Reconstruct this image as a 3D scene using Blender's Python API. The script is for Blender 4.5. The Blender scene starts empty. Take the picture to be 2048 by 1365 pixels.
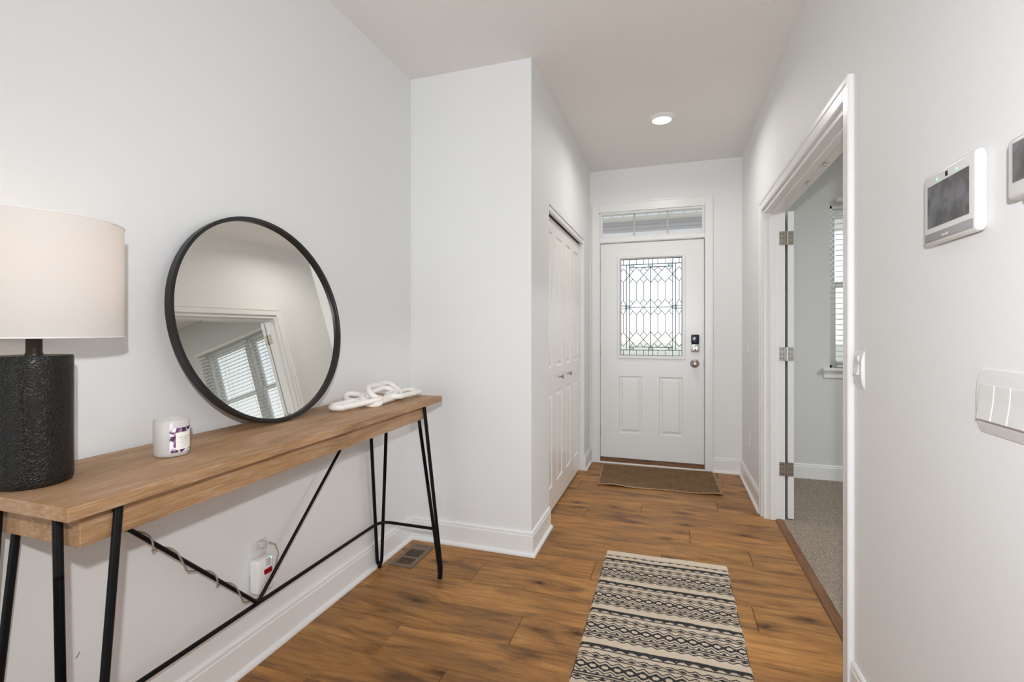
import bpy, bmesh, math, random
import numpy as np
from mathutils import Vector, Matrix
random.seed(7)
rng = np.random.RandomState(7)
SC = bpy.context.scene
COL = SC.collection
R = math.radians
PI = math.pi

# ------------------------------------------------------------------ camera
cd = bpy.data.cameras.new('camera'); cam = bpy.data.objects.new('camera', cd); COL.objects.link(cam)
cd.sensor_width = 36; cd.lens = 962.76 / 2048 * 36; cd.shift_y = -19.5 / 2048; cd.clip_start = 0.02
cam.location = (0, 0, 1.234); cam.rotation_euler = (R(90), 0, R(18.2247))
SC.camera = cam
# ------------------------------------------------------------------ view, exposure
SC.view_settings.view_transform = 'Standard'; SC.view_settings.look = 'None'
SC.view_settings.gamma = 1; SC.view_settings.use_curve_mapping = False
SC.view_settings.exposure = 0.0
SC.cycles.use_denoising = True
SC.cycles.max_bounces = 14; SC.cycles.diffuse_bounces = 8; SC.cycles.glossy_bounces = 6
SC.cycles.transmission_bounces = 8; SC.cycles.transparent_max_bounces = 12
SC.cycles.sample_clamp_indirect = 6
# ------------------------------------------------------------------ world: pale bright sky over pale ground
W = bpy.data.worlds.new('sky'); SC.world = W; W.use_nodes = True
nt = W.node_tree; nt.nodes.clear()
wo = nt.nodes.new('ShaderNodeOutputWorld'); bg = nt.nodes.new('ShaderNodeBackground')
tc = nt.nodes.new('ShaderNodeTexCoord'); sx = nt.nodes.new('ShaderNodeSeparateXYZ')
mr = nt.nodes.new('ShaderNodeMapRange'); mr.inputs[1].default_value = -0.3; mr.inputs[2].default_value = 0.5
cr = nt.nodes.new('ShaderNodeValToRGB')
cr.color_ramp.elements[0].position = 0.0; cr.color_ramp.elements[0].color = (0.62, 0.58, 0.45, 1)
cr.color_ramp.elements[1].position = 1.0; cr.color_ramp.elements[1].color = (0.62, 0.77, 0.92, 1)
e = cr.color_ramp.elements.new(0.36); e.color = (0.95, 0.95, 0.92, 1)
e = cr.color_ramp.elements.new(0.48); e.color = (0.88, 0.93, 0.97, 1)
nt.links.new(tc.outputs['Generated'], sx.inputs[0]); nt.links.new(sx.outputs[2], mr.inputs[0])
nt.links.new(mr.outputs[0], cr.inputs[0]); nt.links.new(cr.outputs[0], bg.inputs[0])
bg.inputs[1].default_value = 1.32
nt.links.new(bg.outputs[0], wo.inputs[0])
# ------------------------------------------------------------------ lights
def area(name, loc, rot, sx_, sy_, energy, color, spread=180, shape='RECTANGLE'):
    l = bpy.data.lights.new(name, 'AREA'); l.shape = shape; l.size = sx_
    if shape in ('RECTANGLE', 'ELLIPSE'): l.size_y = sy_
    l.energy = energy; l.color = color; l.spread = R(spread)
    o = bpy.data.objects.new(name, l); COL.objects.link(o); o.location = loc; o.rotation_euler = rot
    return o
# the photographer's flash, held just above and behind the camera
area('camera_flash', (0.03, -0.07, 1.44), (R(85), 0, R(1)), 0.04, 0.035, 25.5, (0.97, 0.985, 1.0))
# added ambient fill set inside the unseen back opening, coloured like daylight
area('living_room_fill', (-0.4, -6.85, 1.25), (R(90), 0, 0), 3.6, 2.1, 112, (0.82, 0.93, 1.0))
# added fill under the bedroom ceiling to brighten the room, no fixture known
area('bedroom_fill', (2.6, 2.4, 2.70), (0, 0, 0), 0.5, 0.5, 48, (0.96, 0.98, 1.0), 180, 'DISK')

# ================================================================== mesh helpers
ORG = {}
class MB:
    def __init__(s): s.v = []; s.f = []
    def add(s, vs, fs):
        b = len(s.v); s.v += [tuple(p) for p in vs]; s.f += [tuple(i + b for i in f) for f in fs]; return s
    def box(s, x0, x1, y0, y1, z0, z1):
        if x0 > x1: x0, x1 = x1, x0
        if y0 > y1: y0, y1 = y1, y0
        if z0 > z1: z0, z1 = z1, z0
        return s.add([(x0,y0,z0),(x1,y0,z0),(x1,y1,z0),(x0,y1,z0),(x0,y0,z1),(x1,y0,z1),(x1,y1,z1),(x0,y1,z1)],
                     [(0,3,2,1),(4,5,6,7),(0,1,5,4),(1,2,6,5),(2,3,7,6),(3,0,4,7)])
    def bbox(s, x0, x1, y0, y1, z0, z1, w, seg=1):
        """bevelled box"""
        bm = bmesh.new(); bmesh.ops.create_cube(bm, size=1)
        for v in bm.verts:
            v.co = Vector(((x0+x1)/2 + v.co.x*abs(x1-x0), (y0+y1)/2 + v.co.y*abs(y1-y0), (z0+z1)/2 + v.co.z*abs(z1-z0)))
        bmesh.ops.bevel(bm, geom=bm.edges[:], offset=w, segments=seg, profile=0.5, affect='EDGES')
        bm.verts.index_update()
        s.add([v.co[:] for v in bm.verts], [[v.index for v in f.verts] for f in bm.faces]); bm.free(); return s
    def obox(s, c, ax, ay, az, hx, hy, hz):
        c = Vector(c); ax = Vector(ax).normalized()*hx; ay = Vector(ay).normalized()*hy; az = Vector(az).normalized()*hz
        P = [c + ax*i + ay*j + az*k for k in (-1,1) for i, j in ((-1,-1),(1,-1),(1,1),(-1,1))]
        return s.add(P, [(0,3,2,1),(4,5,6,7),(0,1,5,4),(1,2,6,5),(2,3,7,6),(3,0,4,7)])
    def tube(s, pts, r, n=12, closed=False, caps=True, fn=None):
        pts = [Vector(p) for p in pts]; N = len(pts); rings = []
        T = []
        for i in range(N):
            if closed: t = pts[(i+1) % N] - pts[i-1]
            else: t = pts[min(i+1, N-1)] - pts[max(i-1, 0)]
            T.append(t.normalized())
        a = Vector((0,0,1)) if abs(T[0].z) < 0.9 else Vector((1,0,0))
        u = T[0].cross(a).normalized(); b = len(s.v)
        for i in range(N):
            u = (u - T[i]*u.dot(T[i])).normalized(); w = T[i].cross(u)
            rr = r[i] if isinstance(r, (list, tuple)) else r
            for k in range(n):
                an = 2*PI*k/n; q = rr * (fn(i/N, k/n) if fn else 1)
                s.v.append(tuple(pts[i] + u*math.cos(an)*q + w*math.sin(an)*q))
        m = N if closed else N-1
        for i in range(m):
            for k in range(n):
                i2 = (i+1) % N
                s.f.append((b+i*n+k, b+i*n+(k+1) % n, b+i2*n+(k+1) % n, b+i2*n+k))
        if not closed and caps:
            s.f.append(tuple(b+k for k in range(n))[::-1]); s.f.append(tuple(b+(N-1)*n+k for k in range(n)))
        return s
    def lathe(s, c, prof, n=48, axis='z', cap0=True, cap1=True):
        """prof: list of (r, h) along the axis from c"""
        c = Vector(c); b = len(s.v)
        for r, h in prof:
            for k in range(n):
                a = 2*PI*k/n; p, q = r*math.cos(a), r*math.sin(a)
                s.v.append(tuple(c + {'z': Vector((p,q,h)), 'x': Vector((h,p,q)), 'y': Vector((q,h,p))}[axis]))
        for i in range(len(prof)-1):
            for k in range(n):
                s.f.append((b+i*n+k, b+i*n+(k+1) % n, b+(i+1)*n+(k+1) % n, b+(i+1)*n+k))
        if cap0: s.f.append(tuple(b+k for k in range(n))[::-1])
        if cap1: s.f.append(tuple(b+(len(prof)-1)*n+k for k in range(n)))
        return s
    def prism(s, poly, M, d0, d1):
        """poly list of (a,b); M(a,b,d)->xyz"""
        n = len(poly)
        V = [M(a, b, d0) for a, b in poly] + [M(a, b, d1) for a, b in poly]
        F = [tuple(range(n))[::-1], tuple(range(n, 2*n))] + [(i, (i+1) % n, n+(i+1) % n, n+i) for i in range(n)]
        return s.add(V, F)

def obj(name, mb, mat, parent=None, origin=None, smooth=False, kind=None, bevel=0, label=None, fix=True):
    me = bpy.data.meshes.new(name)
    if parent is not None: org = ORG[parent.name]
    else:
        if origin is None:
            a = np.array(mb.v); origin = ((a[:,0].min()+a[:,0].max())/2, (a[:,1].min()+a[:,1].max())/2, a[:,2].min())
        org = Vector(origin)
    if parent is not None and origin is not None:
        loc = Vector(origin) - org; base = Vector(origin)
    else: loc = Vector((0,0,0)); base = org
    me.from_pydata([(p[0]-base.x, p[1]-base.y, p[2]-base.z) for p in mb.v], [], mb.f)
    if fix:
        bm = bmesh.new(); bm.from_mesh(me); bmesh.ops.recalc_face_normals(bm, faces=bm.faces[:]); bm.to_mesh(me); bm.free()
    if smooth:
        me.polygons.foreach_set('use_smooth', [True]*len(me.polygons))
        if smooth is not True: me.set_sharp_from_angle(angle=R(smooth))
    me.materials.append(mat)
    o = bpy.data.objects.new(name, me); COL.objects.link(o)
    if parent is not None: o.parent = parent; o.location = loc; ORG[o.name] = base
    else: o.location = org; ORG[o.name] = org
    if kind: o['kind'] = kind
    if label: o['label'] = label
    if bevel:
        m = o.modifiers.new('bevel', 'BEVEL'); m.width = bevel; m.segments = 2; m.limit_method = 'ANGLE'
    return o
def share(name, src, parent, loc):
    o = src.copy(); o.name = name; COL.objects.link(o); o.parent = parent; o.location = loc; return o
def empty(name, loc, label=None, cat=None, group=None, kind=None):
    o = bpy.data.objects.new(name, None); COL.objects.link(o); o.location = loc; o.empty_display_size = 0.05
    ORG[o.name] = Vector(loc); tag(o, label, cat, group, kind); return o
def tag(o, label=None, cat=None, group=None, kind=None):
    if label: o['label'] = label
    if cat: o['category'] = cat
    if group: o['group'] = group
    if kind: o['kind'] = kind
    return o

# ================================================================== materials
def mat(name, color=(.8,.8,.8), rough=.5, metal=0, **kw):
    m = bpy.data.materials.new(name); m.use_nodes = True
    p = m.node_tree.nodes['Principled BSDF']
    p.inputs['Base Color'].default_value = (*color, 1); p.inputs['Roughness'].default_value = rough
    p.inputs['Metallic'].default_value = metal
    for k, v in kw.items(): p.inputs[k.replace('_', ' ')].default_value = v
    return m
def N(m, t, **kw):
    n = m.node_tree.nodes.new(t)
    for k, v in kw.items(): setattr(n, k, v)
    return n
def L(m, a, b): m.node_tree.links.new(a, b)
def P(m): return m.node_tree.nodes['Principled BSDF']
def coords(m, scale=(1,1,1), rnd=0.0, out='Object'):
    t = N(m, 'ShaderNodeTexCoord'); mp = N(m, 'ShaderNodeMapping'); mp.inputs['Scale'].default_value = scale
    if rnd:
        oi = N(m, 'ShaderNodeObjectInfo'); mu = N(m, 'ShaderNodeMath', operation='MULTIPLY'); mu.inputs[1].default_value = rnd
        L(m, oi.outputs['Random'], mu.inputs[0]); ad = N(m, 'ShaderNodeVectorMath', operation='ADD')
        L(m, t.outputs[out], ad.inputs[0]); L(m, mu.outputs[0], ad.inputs[1]); L(m, ad.outputs[0], mp.inputs[0])
    else: L(m, t.outputs[out], mp.inputs[0])
    return mp.outputs[0]
def noise(m, vec, scale, detail=4, rough=.5, dist=0):
    n = N(m, 'ShaderNodeTexNoise'); n.inputs['Scale'].default_value = scale; n.inputs['Detail'].default_value = detail
    n.inputs['Roughness'].default_value = rough; n.inputs['Distortion'].default_value = dist
    L(m, vec, n.inputs['Vector']); return n.outputs['Fac']
def ramp(m, fac, stops):
    r = N(m, 'ShaderNodeValToRGB'); els = r.color_ramp.elements
    while len(els) < len(stops): els.new(0.5)
    for el, (p, c) in zip(els, stops): el.position = p; el.color = (*c, 1) if len(c) == 3 else c
    L(m, fac, r.inputs[0]); return r.outputs[0]
def bump(m, h, strength, dist=.01, base=None):
    b = N(m, 'ShaderNodeBump'); b.inputs['Strength'].default_value = strength; b.inputs['Distance'].default_value = dist
    L(m, h, b.inputs['Height'])
    if base is not None: L(m, base, b.inputs['Normal'])
    L(m, b.outputs[0], P(m).inputs['Normal']); return b.outputs[0]
def mixc(m, fac, a, b, mode='MIX'):
    x = N(m, 'ShaderNodeMix', data_type='RGBA', blend_type=mode)
    if isinstance(fac, (int, float)): x.inputs[0].default_value = fac
    else: L(m, fac, x.inputs[0])
    for i, c in ((6, a), (7, b)):
        if isinstance(c, tuple): x.inputs[i].default_value = (*c, 1)
        else: L(m, c, x.inputs[i])
    return x.outputs[2]

def paint(name, col, rough, bs, sc=220):
    m = mat(name, col, rough); bump(m, noise(m, coords(m, out='Object'), sc, 3), bs, .002); return m
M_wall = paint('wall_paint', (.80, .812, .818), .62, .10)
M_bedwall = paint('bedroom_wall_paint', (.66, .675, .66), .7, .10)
M_ceil = paint('ceiling_paint', (.80, .782, .768), .85, 1.0, 75)
M_trim = mat('trim_paint', (.82, .825, .825), .32)
M_door = paint('door_paint', (.80, .805, .81), .30, .03, 60)
M_closet = mat('closet_door_gloss_paint', (.82, .805, .785), .2)
M_black = mat('black_metal', (.004, .004, .005), .40, 0.0, Specular_IOR_Level=.22)
M_nickel = mat('satin_nickel', (.42, .375, .33), .34, 1.0)
M_chrome = mat('bright_nickel', (.72, .69, .66), .22, 1.0)
M_plastic = mat('white_plastic', (.70, .70, .695), .3)
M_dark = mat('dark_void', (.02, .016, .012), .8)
M_ledgreen = mat('green_led', (.1, .8, .2), .3, Emission_Color=(.2, 1, .35, 1), Emission_Strength=1.6)

def wood_floor():
    m = mat('oak_plank', rough=.42, Specular_IOR_Level=.3)
    v = coords(m, (1,1,1), 61.0)
    def mp(sc):
        q = N(m, 'ShaderNodeMapping'); q.inputs['Scale'].default_value = sc; L(m, v, q.inputs[0]); return q.outputs[0]
    warp = noise(m, mp((2.2, 5.5, 5.5)), 1.0, 3, .5)
    big = noise(m, mp((1.5, 7.5, 3)), 1.25, 4, .55, 1.5)
    c1 = ramp(m, big, [(.27, (.140, .070, .028)), (.41, (.285, .137, .042)), (.55, (.405, .190, .054)), (.76, (.52, .270, .085))])
    g = noise(m, mp((7, 110, 40)), 1.0, 7, .72, .8)
    g2 = ramp(m, g, [(.34, (.55,.52,.50)), (.52, (1,1,1)), (.75, (1.18,1.17,1.15))])
    c2 = mixc(m, .75, c1, g2, 'MULTIPLY')
    # cathedral figure
    wv = N(m, 'ShaderNodeTexWave', wave_type='BANDS', bands_direction='Y'); wv.inputs['Scale'].default_value = 6
    wv.inputs['Distortion'].default_value = 14; wv.inputs['Detail'].default_value = 2; wv.inputs['Detail Scale'].default_value = .55
    L(m, mp((.8, 1.7, 1)), wv.inputs['Vector'])
    c3 = mixc(m, .30, c2, ramp(m, wv.outputs['Fac'], [(0, (.68,.65,.62)), (.45, (1,1,1)), (1, (1.05,1.05,1.05))]), 'MULTIPLY')
    # knots
    vo = N(m, 'ShaderNodeTexVoronoi', feature='F1'); vo.inputs['Scale'].default_value = 1.0; L(m, mp((3.4, 8.0, 1)), vo.inputs['Vector'])
    ad = N(m, 'ShaderNodeMath', operation='ADD'); L(m, vo.outputs['Distance'], ad.inputs[0])
    ns = N(m, 'ShaderNodeMath', operation='MULTIPLY_ADD'); L(m, noise(m, mp((30, 60, 30)), 1.0, 3), ns.inputs[0]); ns.inputs[1].default_value = .22; ns.inputs[2].default_value = -.11
    L(m, ns.outputs[0], ad.inputs[1])
    k = ramp(m, ad.outputs[0], [(.03, (.08,.055,.045)), (.08, (.34,.28,.24)), (.17, (.70,.67,.65)), (.34, (1,1,1))])
    c4 = mixc(m, .95, c3, k, 'MULTIPLY')
    oi = N(m, 'ShaderNodeObjectInfo'); tint = ramp(m, oi.outputs['Random'], [(0, (.88,.88,.90)), (.5, (1,1,1)), (1, (1.10,1.07,1.03))])
    c5 = mixc(m, 1.0, c4, tint, 'MULTIPLY')
    L(m, c5, P(m).inputs['Base Color'])
    bump(m, g, .12, .002)
    return m
M_floor = wood_floor()

def wood_table(name, rndoff=0):
    m = mat(name, rough=.55)
    v = coords(m)
    def mp(sc):
        q = N(m, 'ShaderNodeMapping'); q.inputs['Scale'].default_value = sc; q.inputs['Location'].default_value = (rndoff,)*3; L(m, v, q.inputs[0]); return q.outputs[0]
    big = noise(m, mp((9, 1.4, 9)), 1.0, 4, .55, 1.2)
    c1 = ramp(m, big, [(.28, (.25, .140, .066)), (.46, (.39, .215, .096)), (.60, (.45, .27, .145)), (.78, (.48, .325, .20))])
    g = noise(m, mp((90, 9, 200)), 1.0, 7, .8)
    c2 = mixc(m, ramp(m, g, [(.48, (0,0,0)), (.72, (.55,.55,.55))]), c1, (.66, .56, .45))
    c3 = mixc(m, ramp(m, g, [(.28, (.55,.55,.55)), (.46, (0,0,0))]), c2, (.20, .105, .045))
    L(m, c3, P(m).inputs['Base Color']); bump(m, g, .35, .002)
    return m
M_oak = wood_table('whitewashed_oak')

# ================================================================== room shell
XL, XR, YN, XC, YF, ZC = -1.475, 0.585, 2.547, -0.727, 4.56, 2.74
XB = XR + 0.12                      # bedroom face of the right wall
YB, XE, YBB = -.5, 4.2, 0.6
LW, LE, LB = -4.6, 4.3, -7.0         # living room the hall opens into, behind the photographer
def S(name, mb, m, **kw): return obj(name, mb, m, kind='structure', origin=(0,0,0), **kw)

S('wall_left', MB().box(XL-.12, XL, YB, YF+.14, 0, ZC), M_wall)
S('wall_closet_front', MB().box(XL, XC, YN, YN+.11, 0, ZC), M_wall)
DY0, DY1, DZ = 2.953, 4.245, 2.04    # closet opening
S('wall_closet_side', MB().box(XC-.11, XC, YN+.11, DY0, 0, ZC).box(XC-.11, XC, DY1, YF, 0, ZC).box(XC-.11, XC, DY0, DY1, DZ, ZC), M_wall)
OY0, OY1, OZ = 1.955, 3.548, 2.028   # bedroom double-door opening
S('wall_right', MB().box(XR, XB-.002, YB, OY0, 0, ZC).box(XR, XB-.002, OY1, YF, 0, ZC).box(XR, XB-.002, OY0, OY1, OZ, ZC), M_wall)
FX0, FX1 = -.645, .298               # front door opening
WX0, WX1, WZ0, WZ1 = 1.245, 2.78, .935, 2.27
S('wall_front', MB().box(XL, FX0, YF, YF+.14, 0, ZC).box(FX0, FX1, YF, YF+.14, 2.35, ZC).box(FX1, XB, YF, YF+.14, 0, ZC), M_wall)
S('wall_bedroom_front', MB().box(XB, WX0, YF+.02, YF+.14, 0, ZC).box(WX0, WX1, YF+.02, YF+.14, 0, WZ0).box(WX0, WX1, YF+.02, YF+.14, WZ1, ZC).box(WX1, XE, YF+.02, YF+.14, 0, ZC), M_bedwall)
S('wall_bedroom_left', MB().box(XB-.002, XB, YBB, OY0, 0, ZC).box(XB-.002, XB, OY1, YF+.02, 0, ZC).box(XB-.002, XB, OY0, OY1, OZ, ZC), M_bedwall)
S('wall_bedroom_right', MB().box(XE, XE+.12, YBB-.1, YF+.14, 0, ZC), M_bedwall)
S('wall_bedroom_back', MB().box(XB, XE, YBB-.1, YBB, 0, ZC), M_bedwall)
S('wall_back', MB().box(LW, -2.25, LB-.12, LB, 0, ZC).box(1.45, LE, LB-.12, LB, 0, ZC).box(-2.25, 1.45, LB-.12, LB, 2.35, ZC).box(-2.25,1.45,LB-.12,LB,0,.12), M_wall)
S('wall_living_left', MB().box(LW-.12, LW, LB, YB, 0, ZC), M_wall)
S('wall_living_right', MB().box(LE, LE+.12, LB, YB, 0, ZC), M_wall)
S('wall_living_front', MB().box(LW, XL-.12, YB, YB+.12, 0, ZC).box(XB-.002, LE, YB, YB+.12, 0, ZC), M_wall)
S('ceiling', MB().box(LW-.12, LE+.12, LB-.12, YF+.14, ZC, ZC+.1), M_ceil)

# two short scuffs on the left wall
sc_ = MB()
for (y, z, l) in ((.842, .385, .016), (.800, .355, .010)):
    sc_.obox((XL+.0006, y, z), (1,0,0), (0,.55,.83), (0,-.83,.55), .0004, l/2, .0007)
WL = bpy.data.objects['wall_left']; obj('scuff_mark', sc_, M_dark, WL, label='short dark scuffs on the wall')

# ---- plank floor
fl = S('floor', MB().box(XL-.02, XB, YB, YF+.14, -.06, -.011), M_dark)
S('floor_living_room', MB().box(LW, LE, LB, YB, -.06, -.0), M_floor)
PW, Y0 = .198, 1.597
joints = {-2: -1.228, -1: -.775, 0: -1.077, 1: -.606, 2: -1.404, 3: -.94, 4: -.38, 5: -.048, 6: .413, 7: .109, 8: -.55,
          9: -.193, 10: .312, 11: -.70, 12: -.31, 13: .40, 14: -.9}
X0, X1, LEN = XL-.01, .652, 1.285
for r in range(-10, 16):
    y0, y1 = max(Y0 + PW*r, YB), min(Y0 + PW*(r+1), YF+.02)
    if y0 > YF: break
    if y1 < YB + .02: continue
    j = joints.get(r, random.uniform(-1.3, .3))
    cuts = sorted([c for c in (j-2*LEN, j-LEN, j, j+LEN, j+2*LEN) if X0+.02 < c < X1-.02])
    ed = [X0] + cuts + [X1]
    for a, b in zip(ed[:-1], ed[1:]):
        o = obj('plank', MB().bbox(a+.0007, b-.0007, y0+.0006, y1-.0006, -.011, 0, .0022), M_floor, fl, origin=((a+b)/2, (y0+y1)/2, 0))
# ---- bedroom carpet
def carpet():
    m = mat('speckled_carpet', rough=.95)
    v = coords(m)
    n1 = noise(m, v, 260, 3, .7); n2 = noise(m, v, 75, 3, .6)
    c = ramp(m, n1, [(.36, (.22, .17, .125)), (.5, (.58, .48, .39)), (.66, (.90, .82, .72))])
    L(m, mixc(m, .5, c, ramp(m, n2, [(.3, (.55,.5,.45)), (.7, (1.15,1.12,1.1))]), 'MULTIPLY'), P(m).inputs['Base Color'])
    bump(m, n1, 1.0, .012); return m
M_carpet = carpet()
def grid(x0, x1, y0, y1, nx, ny, zf):
    xs = np.linspace(x0, x1, nx); ys = np.linspace(y0, y1, ny); X, Y = np.meshgrid(xs, ys)
    Z = zf(X, Y); V = np.stack([X, Y, Z], -1).reshape(-1, 3)
    idx = np.arange(nx*ny).reshape(ny, nx)
    F = np.stack([idx[:-1,:-1], idx[:-1,1:], idx[1:,1:], idx[1:,:-1]], -1).reshape(-1, 4)
    return V, F
def gobj(name, V, F, m, parent=None, org=(0,0,0), kind=None, smooth=True):
    me = bpy.data.meshes.new(name); V = V - np.array(org)
    me.vertices.add(len(V)); me.vertices.foreach_set('co', V.astype(np.float32).ravel())
    me.loops.add(len(F)*4); me.loops.foreach_set('vertex_index', F.astype(np.int32).ravel())
    me.polygons.add(len(F)); me.polygons.foreach_set('loop_start', np.arange(0, len(F)*4, 4, dtype=np.int32))
    me.polygons.foreach_set('use_smooth', np.full(len(F), smooth)); me.update(calc_edges=True)
    me.materials.append(m); o = bpy.data.objects.new(name, me); COL.objects.link(o)
    o.location = org if parent is None else (Vector(org) - ORG[parent.name]); ORG[o.name] = Vector(org)
    if parent is not None: o.parent = parent
    if kind: o['kind'] = kind
    return o
bf = S('floor_bedroom', MB().box(XB-.012, XE, YBB, YF+.02, -.06, -.004), M_carpet)
V, F = grid(XB-.012, 2.4, 1.6, YF+.02, 300, 520, lambda X, Y: .004 + rng.rand(*X.shape)*.007)
cp = gobj('carpet_pile', V, F, M_carpet, bf, kind='stuff')
# wooden transition strip between plank floor and carpet
M_strip = wood_table('dark_oak_strip', 3.3)
nd = P(M_strip).inputs['Base Color'].links[0].from_socket
L(M_strip, mixc(M_strip, 1.0, nd, (.42, .30, .20), 'MULTIPLY'), P(M_strip).inputs['Base Color'])
mb = MB(); prof = [(.647, 0), (.652, .006), (.664, .010), (.684, .010), (.696, .007), (.701, -.004)]
n = len(prof); mb.add([(x, OY0+.02, z) for x, z in prof] + [(x, OY1-.022, z) for x, z in prof],
       [tuple(range(n)), tuple(range(n, 2*n))] + [(i, (i+1) % n, n+(i+1) % n, n+i) for i in range(n)])
S('trim_threshold', mb, M_strip, label='brown wooden transition strip between the plank floor and the carpet')

# ---- baseboards
BP = [(0, 0), (.027, 0), (.027, .008), (.024, .014), (.0155, .019), (.0135, .021), (.0135, .108), (.0105, .112), (.0105, .124), (.006, .130), (0, .130)]
def baseboard(name, p0, p1, nrm, shoe=True, e0=0, e1=0, m=None):
    p0 = Vector((*p0, 0)); p1 = Vector((*p1, 0)); d = (p1-p0).normalized(); nv = Vector((*nrm, 0))
    pr = BP if shoe else [(0,0),(.0135,0)] + BP[6:]
    k = len(pr); V = []
    for (p, e, sg) in ((p0, e0, -1), (p1, e1, 1)):
        for o_, z in pr: V.append(p + nv*o_ + Vector((0,0,z)) + d*(sg*e*o_))
    Fc = [tuple(range(k)), tuple(range(k, 2*k))] + [(i, (i+1) % k, k+(i+1) % k, k+i) for i in range(k)]
    return S(name, MB().add(V, Fc), m or M_trim)
baseboard('baseboard_left', (XL, YB), (XL, YN), (1, 0))
baseboard('baseboard_closet_front', (XL, YN), (XC, YN), (0, -1), e1=1)
baseboard('baseboard_closet_side', (XC, YN), (XC, DY0+.0), (1, 0), e0=1)
baseboard('baseboard_closet_end', (XC, DY1), (XC, YF), (1, 0))
baseboard('baseboard_front', (.352, YF), (XR, YF), (0, -1))
baseboard('baseboard_right', (XR, 3.610), (XR, YF), (-1, 0))
baseboard('baseboard_right_near', (XR, YB), (XR, 1.885), (-1, 0))
baseboard('baseboard_bedroom', (XB, YF+.02), (XE, YF+.02), (0, -1), shoe=False)

# ---- bedroom opening casing and jamb
def casing_frame(name, pts_outer, w, M, t, mtl, head=True):
    pass
c = MB()
xo = XR - .016
def casing_leg(mb, y0, y1, z0, z1, outer):        # profiled board on the wall face x=XR, outer = +1/-1 side with the thicker edge
    a, b = (y0, y1)
    mb.bbox(xo, XR, a, b, z0, z1, .003)
    if outer > 0: mb.bbox(xo-.004, xo+.006, b-.018, b, z0, z1, .003)
    else: mb.bbox(xo-.004, xo+.006, a, a+.018, z0, z1, .003)
casing_leg(c, 1.888, OY0-.004, 0, 2.10, -1)
casing_leg(c, OY1+.004, 3.608, 0, 2.10, 1)
c.bbox(xo, XR, OY0-.004, OY1+.004, OZ+.006, 2.10, .003)
c.bbox(xo-.004, xo+.006, OY0-.05, OY1+.05, 2.077, 2.10, .003)
S('trim_bedroom_casing', c, M_trim)
j = MB()
j.box(XR-.001, XB+.003, OY1-.018, OY1, 0, OZ).box(XR-.001, XB+.003, OY0, OY0+.018, 0, OZ).box(XR-.001, XB+.003, OY0+.018, OY1-.018, OZ-.018, OZ)
j.bbox(XR+.035, XR+.072, OY1-.030, OY1-.018, 0, OZ-.018, .002).bbox(XR+.035, XR+.072, OY0+.018, OY0+.030, 0, OZ-.018, .002)
j.bbox(XR+.035, XR+.072, OY0+.030, OY1-.030, OZ-.030, OZ-.018, .002)
jm = S('trim_bedroom_jamb', j, M_trim)
for yy in (2.867, 2.573):
    q = MB().bbox(XR+.082, XR+.104, yy-.028, yy+.028, OZ-.0205, OZ-.018, .001).lathe((XR+.093, yy, OZ-.0205), [(.008, 0), (.0075, -.004), (.004, -.008), (.001, -.009)], 16)
    obj('ball_catch', q, M_chrome, jm, smooth=40)

# ================================================================== panelled faces
def panel_face(mb, M, rect, cells, levels, cap=True):
    """rect (a0,a1,b0,b1) front face with sunken / raised panels at cells; levels [(inset, depth)...]"""
    a0, a1, b0, b1 = rect
    A = sorted({a0, a1, *[c[0] for c in cells], *[c[1] for c in cells]}); B = sorted({b0, b1, *[c[2] for c in cells], *[c[3] for c in cells]})
    for i in range(len(A)-1):
        for k in range(len(B)-1):
            am, bm_ = (A[i]+A[i+1])/2, (B[k]+B[k+1])/2
            if any(c[0] < am < c[1] and c[2] < bm_ < c[3] for c in cells): continue
            mb.add([M(A[i],B[k],0), M(A[i+1],B[k],0), M(A[i+1],B[k+1],0), M(A[i],B[k+1],0)], [(0,1,2,3)])
    for ci, (c0, c1, d0, d1) in enumerate(cells):
        lv = levels[ci] if isinstance(levels[0], list) else levels
        cp_ = cap[ci] if isinstance(cap, list) else cap
        prev = None
        for (ins, dep) in lv:
            r_ = [M(c0+ins, d0+ins, dep), M(c1-ins, d0+ins, dep), M(c1-ins, d1-ins, dep), M(c0+ins, d1-ins, dep)]
            if prev:
                mb.add(prev + r_, [(i, (i+1) % 4, 4+(i+1) % 4, 4+i) for i in range(4)])
            prev = r_
        if cp_: mb.add(prev, [(0,1,2,3)])
def slab_rest(mb, M, rect, t, holes=()):
    a0, a1, b0, b1 = rect
    ed = [(a0,b0),(a1,b0),(a1,b1),(a0,b1)]
    for i in range(4):
        (p, q), (r_, s_) = ed[i], ed[(i+1) % 4]
        mb.add([M(p,q,0), M(r_,s_,0), M(r_,s_,-t), M(p,q,-t)], [(0,1,2,3)])
    panel_face(mb, lambda a, b, d: M(a, b, -t), rect, list(holes), [(0,0)], cap=False)

# ---- front door
DX0, DX1, DB, DT = -.626, .280, .055, 2.053
yd = YF + .012
Mf = lambda a, b, d: (a, yd-d, b)
door = empty('door_1', ((DX0+DX1)/2, yd, 0), kind='structure')
mb = MB()
emb = [(0,0),(.004,-.006),(.010,-.009),(.020,-.009),(.034,-.002),(.040,-.001)]
glz = [(0,0),(0,.010),(.004,.014),(.018,.014),(.026,.006),(.030,-.008),(.030,-.040)]
GX0, GX1, GZ0, GZ1 = -.470, .125, .982, 1.930
panel_face(mb, Mf, (DX0,DX1,DB,DT), [(-.455,-.250,.288,.818), (-.098,.107,.288,.818), (GX0,GX1,GZ0,GZ1)], [emb, emb, glz], cap=[True, True, False])
slab_rest(mb, Mf, (DX0,DX1,DB,DT), .042, [(GX0+.03,GX1-.03,GZ0+.03,GZ1-.03)])
obj('door_slab', mb, M_door, door)
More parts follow.
